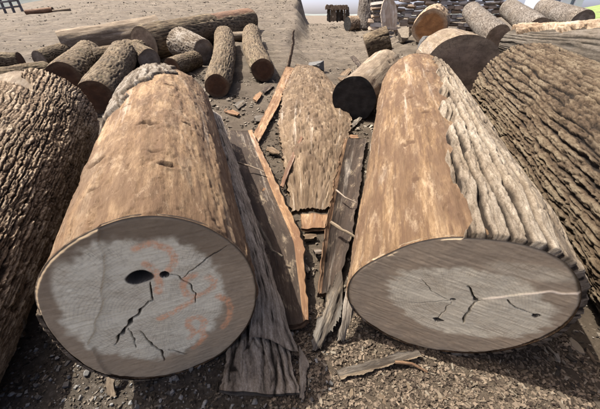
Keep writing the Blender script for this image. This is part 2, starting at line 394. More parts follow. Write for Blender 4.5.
        h = furrow*(.60+.36*cv) - brk*(1-plate)*furrow - .9*fk*(1-crackle)*furrow + fk*fine + .10*fbm(cth*.3, sth*.3, v*.4, oct=2, seed=sd+11)
        if flake: h = h + flake*(gv-.5)*furrow
        R0 = s.R(TH, XX); hh = np.clip(h, 0, 1)
        R = R0 + thick + relief*h*(.45+.55*sst(0, .35, XX-x0))
        F = gridfaces(ns, nt_, wr)
        if mask is not None:
            m = mask(TH, XX) + .0
            m = m + .25*fine*(np.abs(m) < .8) + .22*(cv-.5)*(np.abs(m) < .9)
            k = sst(-.05, .12, m)
            R = R0 + (R-R0)*k - .012*(1-k)
            keep = (m.ravel()[F] > -.12).any(1); F = F[keep]
        R[0] = np.minimum(R[0], R0[0]-.004); R[-1] = np.minimum(R[-1], R0[-1]-.004); R[1] = R[1]-.15*np.maximum(R[1]-R0[1], 0)
        P = s.loc(TH, XX, R).reshape(-1, 3)
        used = np.zeros(len(P), bool); used[F.ravel()] = True; idx = np.cumsum(used)-1
        at = {'wc': np.stack([XX, TH*s.r0, R], -1).reshape(-1, 3)[used], 'h': hh.ravel()[used]}
        return build(name, P[used], idx[F], mat, s.root, at)
    def face(s, mat, n=20, far=False, rough=.004, extra=0., fn=None, name='cut_face', attrs=None):
        """disk with a square-to-disk grid: even cells"""
        a = np.linspace(-1, 1, n); A, B = np.meshgrid(a, a)
        swap = np.abs(B) > np.abs(A); rr = np.where(swap, B, A)
        with np.errstate(divide='ignore', invalid='ignore'):
            ph = np.where(swap, math.pi/2 - math.pi/4*(A/B), math.pi/4*(B/A))
        ph = np.nan_to_num(ph); yy, zz = rr*np.cos(ph), rr*np.sin(ph)
        rad = np.hypot(yy, zz); th = np.arctan2(zz, yy); th = np.where(th < -math.pi/2, th+2*math.pi, th)
        x = s.L if far else 0.
        R = (s.R(th, np.full_like(th, x))+extra)*rad
        y, z = R*np.cos(th), R*np.sin(th)
        d = rough*fbm(y*14+s.seed, z*14, oct=4, seed=s.seed+40)
        at = {}
        if fn is not None:
            d2, at = fn(y, z, rad); d = d+d2
        d = d*sst(1.0, .97, rad) if fn is None else d
        sg = 1 if far else -1
        P = np.stack([x+sg*d - sg*.0005, y, z+s.dz], -1).reshape(-1, 3)
        F = gridfaces(n, n)
        if not far: F = F[:, ::-1]
        at2 = {'wc': np.stack([y, z, rad], -1).reshape(-1, 3)}
        at2.update({k: q.ravel() for k, q in at.items()})
        return build(name, P, F, mat, s.root, at2)
    def face_px(s, px, py):
        """where a pixel's ray meets the plane of the near cut (local y, z from the pith)"""
        ax = s.M.col[0]; d = ray(px, py); t_ = (s.c0-CAMP).dot(ax)/d.dot(ax); q = s.M.transposed() @ (CAMP+d*t_-s.c0)
        return q.y, q.z
def polydist(y, z, pts):
    """distance to a polyline and parameter 0..1 along it"""
    best = np.full(y.shape, 9.); par = np.zeros(y.shape); n = len(pts)-1
    for i in range(n):
        (ay, az), (by, bz) = pts[i], pts[i+1]; dy, dz = by-ay, bz-az; L2 = dy*dy+dz*dz+1e-12
        k = np.clip(((y-ay)*dy+(z-az)*dz)/L2, 0, 1); d = np.hypot(y-ay-k*dy, z-az-k*dz)
        c = d < best; best = np.where(c, d, best); par = np.where(c, (i+k)/n, par)
    return best, par

def mat_bigface(name, sap, sapd, heart, warm):
    t = NT(name); wc = t.attr('wc', True); t.b.inputs['Roughness'].default_value = .8
    sep = t.n('ShaderNodeSeparateXYZ'); t.l(wc, sep.inputs[0])
    pol = t.n('ShaderNodeVectorMath', operation='MULTIPLY'); pol.inputs[1].default_value = (1, 1, 0); t.l(wc, pol.inputs[0])
    ln = t.n('ShaderNodeVectorMath', operation='LENGTH'); t.l(pol.outputs[0], ln.inputs[0])
    ang = t.math('ARCTAN2', sep.outputs[1], sep.outputs[0])
    n0 = t.noise(t.vec(wc, (5, 5, 1), False), 1, 5)
    cb = t.n('ShaderNodeCombineXYZ'); t.l(t.math('MULTIPLY', ang, 34.), cb.inputs[0]); t.l(t.math('MULTIPLY', ln.outputs['Value'], 6.), cb.inputs[1])
    rays = t.noise(cb.outputs[0], 1, 5, .6)
    ri = t.math('SINE', t.math('MULTIPLY', t.math('ADD', ln.outputs['Value'], t.math('MULTIPLY', n0, .05)), 520.))
    saw = t.noise(t.vec(wc, (22, 90, 1), False), 1, 10, .82)          # chainsaw streaks, sideways
    blot = t.noise(t.vec(wc, (4, 9, 1), False), 1, 7, .66)
    cb2 = t.n('ShaderNodeCombineXYZ'); t.l(t.math('MULTIPLY', ang, 17.), cb2.inputs[0]); t.l(t.math('MULTIPLY', ln.outputs['Value'], 5.), cb2.inputs[1])
    chk = t.noise(cb2.outputs[0], 1, 4, .7); chk = t.fac(t.math('ABSOLUTE', t.math('SUBTRACT', chk, .5)), .016, .004)
    hm = t.attr('heart')
    cs = t.mix(t.fac(saw, .30, .62), t.mix(.5, sapd, sap), sap)
    cs = t.mix(t.math('MULTIPLY', t.fac(blot, .45, .72), .5), cs, warm)
    ch = t.mix(t.math('MULTIPLY', t.fac(rays, .55, .75), .45), heart, sap)
    ch = t.mix(t.math('MULTIPLY', t.math('MULTIPLY', t.fac(ri, .0, 1.), t.fac(blot, .35, .6)), .20), ch, sapd)
    ch = t.mix(t.math('MULTIPLY', t.fac(blot, .5, .75), .35), ch, warm)
    ch = t.mix(t.math('MULTIPLY', t.fac(saw, .5, .72), .35), ch, sap)
    ch = t.mix(t.math('MULTIPLY', chk, t.math('MULTIPLY', t.fac(blot, .42, .62), .6)), ch, sapd)
    c = t.mix(hm, cs, ch)
    c = t.mix(t.attr('rim'), c, sapd)
    brk = t.noise(t.vec(wc, (60, 60, 1), False), 1, 4, .7)
    c = t.mix(t.math('MULTIPLY', t.attr('paint'), t.fac(brk, .34, .56)), c, (.90, .42, .20))
    c = t.mix(t.attr('pale'), c, (.74, .62, .46))
    grit = t.noise(t.vec(wc, (45, 45, 1), False), 1, 10, .8)
    c = t.mix(t.math('MULTIPLY', t.fac(grit, .5, .62), .45), c, t.mix(.5, c, sapd))
    c = t.mix(t.attr('crack'), c, (.035, .028, .024))
    t.bump(saw, .15, .003); t.bump(rays, .12, .003)
    return t.done(c)

# --- left main log ---------------------------------------------------------------
A = Log('log', 'huge debarked tan log with orange spray paint on its cut face', 'log', End(166.3, 310.2, 184.2, 0, 1.23), End(167.3, 113.1, 86.2), sz0=1.23, seed=3, wob=.03, lobes=((rd(40), .05, .5), (rd(-50), .04, .5)))
def a5(*p): return [A.face_px(30+x/2.154, 200+y/2.154) for x, y in p]
def a7(*p): return [A.face_px(120+x/3.72, 220+y/3.72) for x, y in p]
def faceA(y, z, rad):
    d = np.zeros_like(y); crack = np.zeros_like(y); paint = np.zeros_like(y); pale = np.zeros_like(y)
    wy, wz = y+.006*noise(y*40, z*40, seed=1), z+.006*noise(y*40, z*40, seed=2)
    for pts, wd, dp in ((a5((258, 178), (262, 216)), .004, .03), (a5((262, 216), (243, 234), (220, 258), (203, 280), (190, 300), (184, 312)), .0075, .05),
                        (a5((237, 283), (252, 303), (270, 317), (284, 330), (290, 346)), .0055, .04), (a5((214, 276), (221, 297), (229, 316)), .004, .03),
                        (a5((298, 322), (318, 327), (338, 333)), .003, .02), (a5((296, 160), (322, 166), (345, 184), (358, 205), (358, 222)), .0035, .03),
                        (a5((332, 168), (360, 142), (395, 116), (422, 98)), .0025, .02)):
        q, k = polydist(wy, wz, pts); ww = wd*(.35+1.3*np.sin(np.pi*np.clip(.12+.76*k, 0, 1)))
        ww = ww*.46; m = sst(1.25, .35, q/ww); crack = np.maximum(crack, .92*sst(1.35, .8, q/ww)); d -= dp*m
    for (cx, cy), ry, rz, dp in ((a5((234, 167))[0], .040, .030, .09), (a5((290, 161))[0], .014, .014, .05)):
        q = np.hypot((y-cx)/ry, (z-cy)/rz)+.16*noise(y*26, z*26, seed=6)
        m = sst(1.12, .8, q); crack = np.maximum(crack, .97*sst(1.3, 1.12, q)); d -= dp*m
    P = [a7((60, 108), (80, 95), (115, 88), (150, 96), (180, 110), (198, 135), (200, 160), (182, 186)), a7((92, 165), (112, 175), (130, 190), (140, 215), (150, 240), (140, 268)),
         a7((275, 206), (248, 220), (234, 246), (246, 278), (280, 286), (318, 270), (344, 252), (350, 226), (328, 214)), a7((148, 366), (190, 345), (230, 322), (268, 302)),
         a7((366, 284), (396, 296), (413, 325), (408, 360), (384, 398)), a5((352, 282), (340, 270), (344, 256), (362, 252), (376, 264), (372, 280), (354, 286), (346, 296)),
         a5((372, 284), (378, 294), (366, 306), (352, 318))]
    for p in P:
        q, k = polydist(y+.004*noise(y*30, z*30, seed=4), z, p); paint = np.maximum(paint, .72*sst(.022, .006, q))
    cy, cz = A.face_px(153, 305); q = np.hypot((y-cy)/(.285), (z-cz)/(.36))+.10*fbm(y*5, z*5, oct=5, seed=8)
    heart = sst(1.05, .93, q+.06*fbm(y*40, z*40, oct=3, seed=10)+.05*noise(np.arctan2(z, y)*14, rad*2, seed=12))
    cy, cz = A.face_px(86, 300); q = np.hypot((y-cy)/.075, (z-cz)/.2)+.1*fbm(y*6, z*6, oct=2, seed=9); heart = np.maximum(heart, .85*sst(1.1, .85, q))
    sy = np.interp(z, *zip(*sorted((b, a) for a, b in a5((148, 50), (155, 110), (160, 150), (155, 220), (134, 290), (128, 310)))))
    st = sst(.004, -.004, -(y-sy)+.006*noise(z*20, 1., seed=5)); st = st*sst(-.36, -.30, z)
    d += .010*st                                                                               # step left by a second saw cut
    d += .0009*noise(y*20, z*120, seed=15) + .004*fbm(y*5, z*5, oct=3, seed=16)
    rim = sst(.955, 1., rad+.02*noise(y*30, z*30, seed=3))*.6
    rim = np.maximum(rim, .55*(1-heart)*sst(.05, .38, z+.05*fbm(y*6, z*6, oct=4, seed=33)))          # sapwood darker towards the top
    d -= .01*sst(.97, 1., rad)
    return d, dict(crack=crack, paint=paint, heart=heart, rim=rim, pale=pale)
FA = mat_bigface('cut_face_spray_painted', (.44, .335, .215), (.16, .115, .07), (.82, .73, .52), (.46, .335, .20))
A.face(FA, n=310, fn=faceA)
rd = math.radians
A.wood(WD_A, 320, 240, 1.25, .011, knots=[(.40, rd(103), .035, .03), (.95, rd(92), .05, .035), (.62, rd(63), .045, .03), (.55, rd(97), .03, .015), (1.5, rd(70), .03, .02), (1.1, rd(118), .03, .02), (.3, rd(70), .02, .015), (2.0, rd(105), .04, .02)], shrink=.002)
A.face(CT_DK, n=16, far=True, name='far_cut_face')
def maskA(th, x):
    td = np.degrees(th); return np.clip(np.minimum((td+140)/12, (24-14*np.clip(x, 0, 2)*.25 - td)/10)*np.where(td < 160, 1, -1), -1, 1)
def maskA2(th, x):
    td = np.degrees(th); return np.clip(np.minimum(np.minimum((x-.56*A.L)/.12, (60+56*sst(.6*A.L, .98*A.L, x)+10*noise(x*5, 1., seed=3)-td)/9), (td+20)/9), -1, 1)
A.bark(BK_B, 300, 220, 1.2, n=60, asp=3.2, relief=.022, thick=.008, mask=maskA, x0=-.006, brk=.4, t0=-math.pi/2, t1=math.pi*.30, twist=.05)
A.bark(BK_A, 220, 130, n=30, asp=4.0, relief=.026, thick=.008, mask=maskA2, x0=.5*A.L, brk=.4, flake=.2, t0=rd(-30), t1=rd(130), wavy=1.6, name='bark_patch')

# --- right main log --------------------------------------------------------------
B = Log('log', 'huge half-peeled log with pale ridged bark left along its right side', 'log', End(448, 302.9, 206, 0, .82), End(413.3, 87.8, 62.4), sz0=.82, roll=rd(-20), seed=9, wob=.025, lobes=((rd(130), .05, .45), (rd(35), -.05, .4), (rd(-45), -.05, .4)))
def b6(*p): return [B.face_px(340+x/2.308, 220+y/2.308) for x, y in p]
def faceB(y, z, rad):
    d = np.zeros_like(y); crack = np.zeros_like(y); paint = np.zeros_like(y); pale = np.zeros_like(y)
    wy, wz = y+.007*noise(y*35, z*35, seed=11), z+.007*noise(y*35, z*35, seed=12)
    for pts, wd, dp in ((b6((296, 152), (304, 168), (312, 182)), .006, .04), (b6((318, 186), (300, 204), (288, 222), (282, 236)), .006, .04), (b6((384, 180), (392, 192), (416, 202), (436, 212), (448, 218)), .004, .03),
                        (b6((160, 192), (210, 188), (258, 184)), .002, .012), (b6((258, 186), (240, 210), (226, 228)), .0025, .015), (b6((190, 140), (215, 165), (245, 180)), .002, .012)):
        q, k = polydist(wy, wz, pts); ww = wd*(.4+1.2*np.sin(np.pi*np.clip(.15+.7*k, 0, 1))); ww = ww*.46; m = sst(1.3, .35, q/ww)
        crack = np.maximum(crack, .9*sst(1.35, .8, q/ww)); d -= dp*m
    for p, ry, rz in (((226, 231), .019, .011), ((452, 220), .012, .011), ((261, 183), .010, .008), ((313, 183), .009, .009)):
        cy, cz = b6(p)[0]; q = np.hypot((y-cy)/ry, (z-cz)/rz)+.3*noise(y*70, z*70, seed=6)
        m = sst(1.15, .8, q); crack = np.maximum(crack, .95*sst(1.35, 1.15, q)); d -= .05*m
    ln = b6((318, 182), (370, 178), (420, 170), (470, 165), (490, 163), (530, 167), (572, 168))
    zy = sorted(ln); lz = np.interp(y, [a for a, b in zy], [b for a, b in zy]); on = sst(zy[-1][0]+.01, zy[-1][0]-.06, y)
    lz = lz + .008*noise(y*22, 2., seed=7)
    d += .006*on*sst(.002, -.004, z-lz)*sst(-.24, -.03, z-lz)                                     # ledge below the torn ridge
    pale = .85*on*np.exp(-((z-lz+.003)/(.0022+.003*np.abs(noise(y*12, 5., seed=19))))**2)*sst(-.3, .3, noise(y*18, z*8, seed=18)+.45)
    cy, cz = B.face_px(463, 303); q = np.hypot((y-cy)/.345, (z-cz)/.225)+.12*fbm(y*4, z*4, oct=5, seed=28)
    heart = sst(1.05, .93, q+.06*fbm(y*40, z*40, oct=3, seed=10)+.06*noise(y*5, z*60, seed=12))*.9
    cy, cz = B.face_px(530, 272); q = np.hypot((y-cy)/.16, (z-cz)/.045)+.2*fbm(y*6, z*9, oct=3, seed=29); heart = np.maximum(heart, .5*sst(1.2, .7, q))
    d += .0012*noise(y*14+z*4, z*110-y*25, seed=35) + .004*fbm(y*5, z*5, oct=3, seed=36)
    rim = sst(.955, 1., rad+.02*noise(y*30, z*30, seed=3))*.6; d -= .012*sst(.96, 1., rad)
    return d, dict(crack=crack, paint=paint, heart=heart, rim=rim, pale=pale)
FB = mat_bigface('cut_face_weathered', (.43, .335, .22), (.17, .125, .078), (.77, .68, .475), (.46, .335, .205))
B.face(FB, n=310, fn=faceB)
B.wood(WD_B, 300, 220, 1.25, .011, knots=[(2.9, rd(96), .05, .03), (2.0, rd(66), .05, .02), (1.0, rd(58), .05, .02), (1.5, rd(80), .04, .02), (.5, rd(62), .03, .015)], shrink=.002)
B.face(CT_DK, n=16, far=True, name='far_cut_face')
def maskB(th, x):
    td = np.degrees(th); edge = 89 + 20*sst(.4, 3.3, x) + 5*noise(x*3.2, 1., seed=77) + 6*noise(x*9, 4., seed=78)
    return np.clip(np.minimum(np.minimum((td-edge)/5, (262-td)/8), (B.L-.30-x)/.12), -1, 1)
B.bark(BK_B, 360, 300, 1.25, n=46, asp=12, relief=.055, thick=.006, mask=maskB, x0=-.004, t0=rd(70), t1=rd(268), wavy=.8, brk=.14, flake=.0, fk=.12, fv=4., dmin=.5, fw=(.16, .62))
def back(e0, e1, d):
    (a, ra), (b, rb_) = e0, e1; k = d/(b-a).length; return a-(b-a)*k, ra-(rb_-ra)*k
# --- the two big bark-covered logs at the sides -------------------------------------
Cl = Log('log', 'thick rough brown-barked log lying beside the spray-painted log', 'log', back(End(-92, 340, 150), End(42, 119, 92), .35), End(42, 119, 92), seed=14, wob=.07)
def maskC(th, x):
    td = np.degrees(th); return np.clip(np.maximum((td-112+18*noise(x*4, 2., seed=4))/10, np.maximum((Cl.L-.42-x+.15*noise(td*.06, 1., seed=5))/.1, (20-td)/10)), -1, 1)
Cl.wood(WD_P, 90, 60, shrink=.002)
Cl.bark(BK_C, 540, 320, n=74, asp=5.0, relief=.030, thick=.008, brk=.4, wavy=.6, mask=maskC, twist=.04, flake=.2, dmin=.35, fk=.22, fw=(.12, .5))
Cl.face(CT_GY, n=24); Cl.face(CT_DK, n=24, far=True, name='far_cut_face')
D = Log('log', 'thick deeply furrowed log lying beside the half-peeled log', 'log', back(End(745, 285, 205), End(520, 92, 82), .3), End(520, 92, 82), seed=22, wob=.07)
D.wood(WD_P, 64, 30, shrink=.004)
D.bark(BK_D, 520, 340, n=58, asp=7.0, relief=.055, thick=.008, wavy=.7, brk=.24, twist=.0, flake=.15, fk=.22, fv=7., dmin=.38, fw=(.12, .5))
D.face(CT_GY, n=24); D.face(CT_DK, n=24, far=True, name='far_cut_face')

# --- smaller logs behind -------------------------------------------------------------
def small_log(label, e0, e1, bark, cut, seed, n=30, asp=3., relief=.03, wood=None, mask=None, nt_=110, ns=64, wob=.07, group=None, sz=1., thick=None, far=None, lob=True, wrough=None):
    lg = Log('log', label, 'log', e0, e1, group, seed=seed, wob=wob, sz0=sz, sz1=sz)
    sc = min(1., max(lg.r0, lg.r1)/.4); lg.bend = random.uniform(-.014, .014)*lg.L
    lg.lobes = () if not lob else tuple((random.uniform(0, 6.28), random.uniform(-.09, .12), random.uniform(.3, .6)) for _ in range(3))
    if wood: lg.wood(wood, 84, 44, 1., wrough or .008*sc+.003, shrink=.003, knots=[(lg.L*random.random(), rd(random.uniform(40, 140)), .04*sc+.015, .02*sc+.006) for _ in range(5)])
    if bark: lg.bark(bark, nt_, ns, n=n, asp=asp, relief=relief*sc+.006, thick=.008 if thick is None else thick, mask=mask, x0=0. if mask is None else -.006)
    ex = 0. if bark is None or mask is not None else .012
    lg.face(cut, n=26, extra=ex, rough=.012*sc+.003); lg.face(far or cut, n=14, far=True, extra=ex, name='far_cut_face')
    return lg
def to(e0, vx, vy, L, k=1., dz=0.):
    """far end: a heading in plan and a length from the near end"""
    c, r = e0; v = Vector((vx, vy, 0)).normalized(); q = c+v*L
    q.z = float(terrain(q.x, q.y)) + r*k + dz; return q, r*k
e = End(96, 98, 31); small_log('small barked log with brown cut end beside the mossy pair', e, End(124, 54, 23, .12), BK_S, CT_BR, 31)
e = End(217, 86, 22); small_log('short knobbly barked log with dark brown cut end and shadow on dirt', e, End(224, 36, 17, .02), BK_S, CT_BR, 33, relief=.05)
e = End(263, 70.5, 21); small_log('short barked log with dark brown cut end near the splintered plank', e, End(252, 33, 15), BK_S, CT_BR, 35, relief=.05)
e = End(204, 52, 23); small_log('stubby pale-flecked log with grey cut end on the dirt bank', e, End(180, 43, 27, .05), BK_A, CT_GY, 37)
e = End(64, 80, 30, .02); small_log('mossy dark log lying beside another mossy log', e, End(90, 55, 24), BK_S, CT_BR, 39)
e = End(52, 76, 26); small_log('low mossy log behind the thick rough brown-barked log', e, End(-20, 90, 30), BK_S, CT_BR, 41)
e = End(96, 60, 20, .1); small_log('tan-ended barked log tucked under the long bare trunk', e, End(130, 57, 22, .05), BK_S, CT_GY, 43)
e = End(62, 46, 27, .0); small_log('long bare tan trunk with hollow rotten end', e, End(160, 33, 31, .0), None, CT_DK, 45, wood=WD_P, wob=.16)
e = End(144, 44, 31, .0); small_log('long mossy trunk with a bare reddish stretch at its end', e, End(249, 20, 20, .0), BK_S, CT_DK, 47, wood=WD_R,
    mask=lambda th, x: np.clip(np.maximum((4.0-x)/.3, (np.degrees(th)-135)/20), -1, 1))
e = End(208, 39, 9, .02); small_log('thin pale bare log behind the stubby flecked log', e, End(252, 36, 9, .02), None, CT_GY, 49, wood=WD_P)
e = End(150, 60, 20, .0); small_log('mossy knobbly log end peeping over the spray-painted log', e, End(128, 50, 18, .1), BK_S, CT_GY, 91)
e = End(22, 62, 17, .0); small_log('dark mossy log lying flat on the field behind the low mossy log', e, End(-40, 66, 20, .0), BK_S, CT_BR, 93)
e = End(110, 66, 20, .0); small_log('short mossy log wedged behind the small brown-ended log', e, End(140, 50, 18, .1), BK_S, CT_BR, 95)
e = End(172, 68, 17, .0); small_log('thin dark mossy log behind the far end of the spray-painted log', e, End(196, 60, 15, .0), BK_S, CT_BR, 97)
e = End(40, 60, 16, .0); small_log('slim mossy log below the hollow end of the long trunk', e, End(74, 50, 15, .05), BK_S, CT_GY, 99)
# right side
e = End(458, 76, 74); FL = small_log('large dull log with shaded brown cut end between the two thickest right logs', e, to(e, .18, 1, 1.25, .9), None, CT_DK, 51, wood=WD_P, wob=.06, lob=False)
e = End(354, 98, 44, .0); small_log('pale debarked log with blackened cut end beside the half-peeled log', e, End(384, 68, 34, .02), None, CT_BK, 53, wood=WD_P)
e = End(366, 48, 23); small_log('brown stringy-barked log with shadowed end behind the black-ended log', e, End(389, 38, 21, .03), BK_S, CT_DK, 55, asp=6)
e = End(430, 28, 31, .0); small_log('log with round orange-brown cut end in front of the firewood', e, to(e, .45, 1, 1.1), BK_C, CT_OR, 57)
e = End(498, 37, 21); small_log('speckled grey log with brown cut end resting near fallen bark', e, to(e, .17, 1, 3.2, .92, .45), BK_W, CT_DK, 59, n=46, asp=1.6, relief=.014, nt_=120, ns=130, lob=False)
e = End(538, 30, 21, .02); small_log('speckled grey log between two other speckled logs', e, to(e, .24, 1, 3.4, .92, .5), BK_W, CT_DK, 61, n=46, asp=1.6, relief=.014, nt_=120, ns=130, lob=False)
e = End(582, 22, 20, .1); small_log('speckled grey log below the white shed', e, to(e, .2, 1, 3.2, .92, .5), BK_W, CT_GY, 63, n=46, asp=1.6, relief=.014, nt_=120, ns=130, lob=False)
e = End(347.5, 24, 12); small_log('small dark-ended log alone on the open dirt', e, to(e, 1, .55, 1.1), BK_C, CT_BK, 65)
SHREDS = []
E0 = End(690, 76, 92, .0); E1 = End(512, 43, 26, .0)
EL = small_log('grey weathered log topped with shredded bark behind the furrowed log', E0, E1, BK_C, CT_GY, 67, wood=None, nt_=180, ns=110,
          mask=lambda th, x: np.clip((np.degrees(th)-52+22*noise(x*2.5, 3., seed=9))/14, -1, 1), relief=.09, asp=6, thick=.03, lob=False)
EL.bark(mat_bark('weathered_ridges', (.03, .026, .02), (.10, .088, .072), (.19, .172, .148)), 190, 110, n=34, asp=14, relief=.05, thick=-.03, name='weathered_wood', wavy=.9, brk=.1, fk=.12)
rs_ = random.Random(4)
for px, py in ((548, 38), (566, 33), (585, 30), (556, 45), (578, 40), (598, 37), (532, 42)):
    a_, b_ = rs_.uniform(9, 17), rs_.uniform(-4, 3)
    SHREDS.append((px, py, a_, b_))

# ------------------------------------------------------------------ slabs, planks, sticks
def slab(name, label, cat, Lp, Rp, thick, mat, arch=0., rough=.01, n=10, ns=70, nw=26, group=None, ragged=.02, seed=1, under=None, plates=None, cork=False, parent=None, edge_mat=None, edge=0.):
    """a curved piece of bark or wood between two edge lines; closed, with its own thickness"""
    def rs(P, k):
        P = np.array([list(p) for p in P]); d = np.r_[0, np.cumsum(np.linalg.norm(np.diff(P, axis=0), axis=1))]
        tt = np.linspace(0, d[-1], k); return np.stack([np.interp(tt, d, P[:, i]) for i in range(3)], -1), d[-1]
    Lc, l1 = rs(Lp, ns); Rc, l2 = rs(Rp, ns); Ln = (l1+l2)/2
    wv = np.linspace(0, 1, nw)[None, :, None]
    P = Lc[:, None]*(1-wv)+Rc[:, None]*wv
    W = np.linalg.norm(P[:, -1]-P[:, 0], axis=1).mean()
    s_, q_ = np.meshgrid(np.linspace(0, Ln, ns), np.linspace(0, W, nw), indexing='ij')
    du = np.gradient(P, axis=0); dv = np.gradient(P, axis=1); N = np.cross(du, dv); N /= np.linalg.norm(N, axis=2, keepdims=True)+1e-9
    N *= np.where((N[..., 2:] < 0), -1, 1) if abs(N[..., 2].mean()) > .15 else np.where(N[..., 1:2] > 0, -1, 1)
    tdir = du/(np.linalg.norm(du, axis=2, keepdims=True)+1e-9); vdir = dv/(np.linalg.norm(dv, axis=2, keepdims=True)+1e-9)
    # ragged outline
    endk = (np.abs(np.linspace(-1, 1, ns))**6)[:, None]
    sidek = (np.abs(np.linspace(-1, 1, nw))**6)[None, :]
    P = P + tdir*(ragged*1.6*endk*fbm(q_*9, s_*2, seed, oct=3, seed=seed))[..., None] + vdir*(ragged*sidek*fbm(s_*14, q_*4, seed+2, oct=5, seed=seed+1, gain=.7))[..., None]
    k = np.linspace(-1, 1, nw)[None, :]
    arch = arch*(1-.9*np.abs(np.linspace(-1, 1, ns))**5)[:, None]
    if plates:
        qa, sa = q_/plates[0], s_/plates[1]
        wx = fbm(qa*.5, sa*.9, seed, oct=3, seed=seed+9); wf = fbm(qa*1.7, sa*5, seed, oct=3, seed=seed+8)
        ph = qa+1.0*wx+.22*wf; f1, f2, cv = cells(ph+.5, sa*1.3, 9999, seed)
        dep = .35+.65*sst(-.3, .25, fbm(qa*.7+4, sa*1.1, seed, oct=2, seed=seed+3))
        h = (1-(1-np.abs(np.sin(np.pi*ph))**.62)*dep)*(.72+.28*cv) - .25*sst(.13, 0, f2-f1) + .16*fbm(qa*2.6, sa*7, seed, oct=4, seed=seed+4, gain=.62)
    else: h = .5+.5*fbm(s_*6, q_*34, seed, oct=4, seed=seed+3)
    if cork:
        wq = .05*fbm(s_*7, q_*7, seed, oct=3, seed=seed+2)
        f1, f2, cv = cells((q_+wq)/.20, (s_+wq)/.42, 9999, seed); g1, g2, gv = cells((q_+wq)/.05, (s_+.6*wq)/.09, 9999, seed+1)
        h = .6*cv + .30*gv + .3*fbm(s_*16, q_*24, seed, oct=5, seed=seed+3, gain=.7) + .25 - .5*sst(.42, .62, noise(s_*20, q_*26, seed=seed+6))
    lump = fbm(s_*5, q_*5, seed+5., oct=3, seed=seed+5)
    fade = (1-.85*endk)*(1-.6*sidek)
    top = P + N*(arch*(1-k**2) + fade*(rough*(h*1.4-.7) + rough*1.2*lump))[..., None]
    tk = thick*(.55+.45*(1-k**4))
    bot = P + N*(arch*(1-k**2) - tk + .3*rough*lump)[..., None]
    V = np.concatenate([top.reshape(-1, 3), bot.reshape(-1, 3)]); m = ns*nw
    org = P.reshape(-1, 3).mean(0); org[2] = V[:, 2].min()
    g = gridfaces(ns, nw); side = []
    per = [(i, 0) for i in range(ns)]+[(ns-1, j) for j in range(1, nw)]+[(i, nw-1) for i in range(ns-2, -1, -1)]+[(0, j) for j in range(nw-2, 0, -1)]
    ids = np.array([i*nw+j for i, j in per]); nx = np.roll(ids, -1)
    F = np.concatenate([g, g[:, ::-1]+m, np.stack([nx, ids, ids+m, nx+m], -1)])
    wc = np.stack([s_, q_, np.full_like(s_, seed)], -1).reshape(-1, 3)
    o = build(name, V-org, F, mat, parent, {'wc': np.concatenate([wc, wc+.37]), 'h': np.concatenate([np.clip(h if plates else .35+h*.65, 0, 1).ravel(), np.full(m, .5)])})
    o.location = org
    if under or edge_mat:
        o.data.materials.append(under or edge_mat)
        mi = np.zeros(len(F), np.int32)
        if under: mi[len(g):] = 1
        if edge_mat:
            fj = np.tile(np.arange(nw-1), ns-1)/(nw-1); mi[:len(g)][fj > 1-edge] = 1; mi[2*len(g):] = 1
        o.data.polygons.foreach_set('material_index', mi)
    return tag(o, label, cat, group) if parent is None else o
eax = E1[0]-E0[0]
def OnE(px, py):
    """where a pixel's ray comes closest to the grey log's upper surface"""
    d = ray(px, py).normalized(); best = None
    for k in np.linspace(0, 1, 200):
        c = E0[0]+eax*k; r = E0[1]+(E1[1]-E0[1])*k; tt = (c-CAMP).dot(d); q = CAMP+d*tt; m = abs((q-c).length-r)
        if best is None or m < best[0]: best = (m, c, r, q)
    m, c, r, q = best; v = (q-c).normalized(); return c+v*(r+.03)
for i, (px, py, a_, b_) in enumerate(SHREDS):
    p0, p1 = OnE(px-a_, py-b_), OnE(px+a_, py+b_); wv_ = Vector((0, -.02, -.05))
    slab('bark_shred', 'torn bark shred lying on the grey weathered log', 'bark shred', [p0, (p0+p1)/2+Vector((0, 0, .03)), p1], [p0+wv_, (p0+p1)/2+wv_*1.6, p1+wv_*.5], .03, (WD_P, WD_O, WD_G)[i % 3], rough=.02, seed=70+i, ns=24, nw=6, ragged=.03, group='bark shreds on the grey log')
# left of the middle: dark inner-bark slab with its bright split edge, and the grey strip leaning on the left log
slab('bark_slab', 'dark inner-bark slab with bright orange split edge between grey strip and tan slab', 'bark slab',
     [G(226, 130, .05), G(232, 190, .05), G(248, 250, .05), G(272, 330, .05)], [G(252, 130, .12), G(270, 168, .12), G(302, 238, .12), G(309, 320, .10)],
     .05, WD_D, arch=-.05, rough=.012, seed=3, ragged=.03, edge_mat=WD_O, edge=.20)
slab('bark_strip', 'long grey bark strip leaning against the spray-painted log', 'bark strip',
     [G(207, 106, .50), G(220, 160, .42), G(237, 225, .36), G(252, 290, .28), G(250, 335, .16)], [G(221, 116, .44), G(240, 170, .34), G(261, 235, .28), G(281, 300, .22), G(296, 350, .10)],
     .035, BK_G, arch=.025, rough=.014, seed=5, plates=(.035, .3), ns=120)
slab('bark_slab', 'broad furrowed grey bark slab on the ground under the grey strip', 'bark slab',
     [G(236, 285, .06), G(228, 340, .05), G(221, 391, .04)], [G(268, 268, .20), G(284, 330, .10), G(301, 396, .04)],
     .05, BK_G, arch=.03, rough=.022, seed=7, plates=(.05, .35), ns=150, nw=80, ragged=.02)
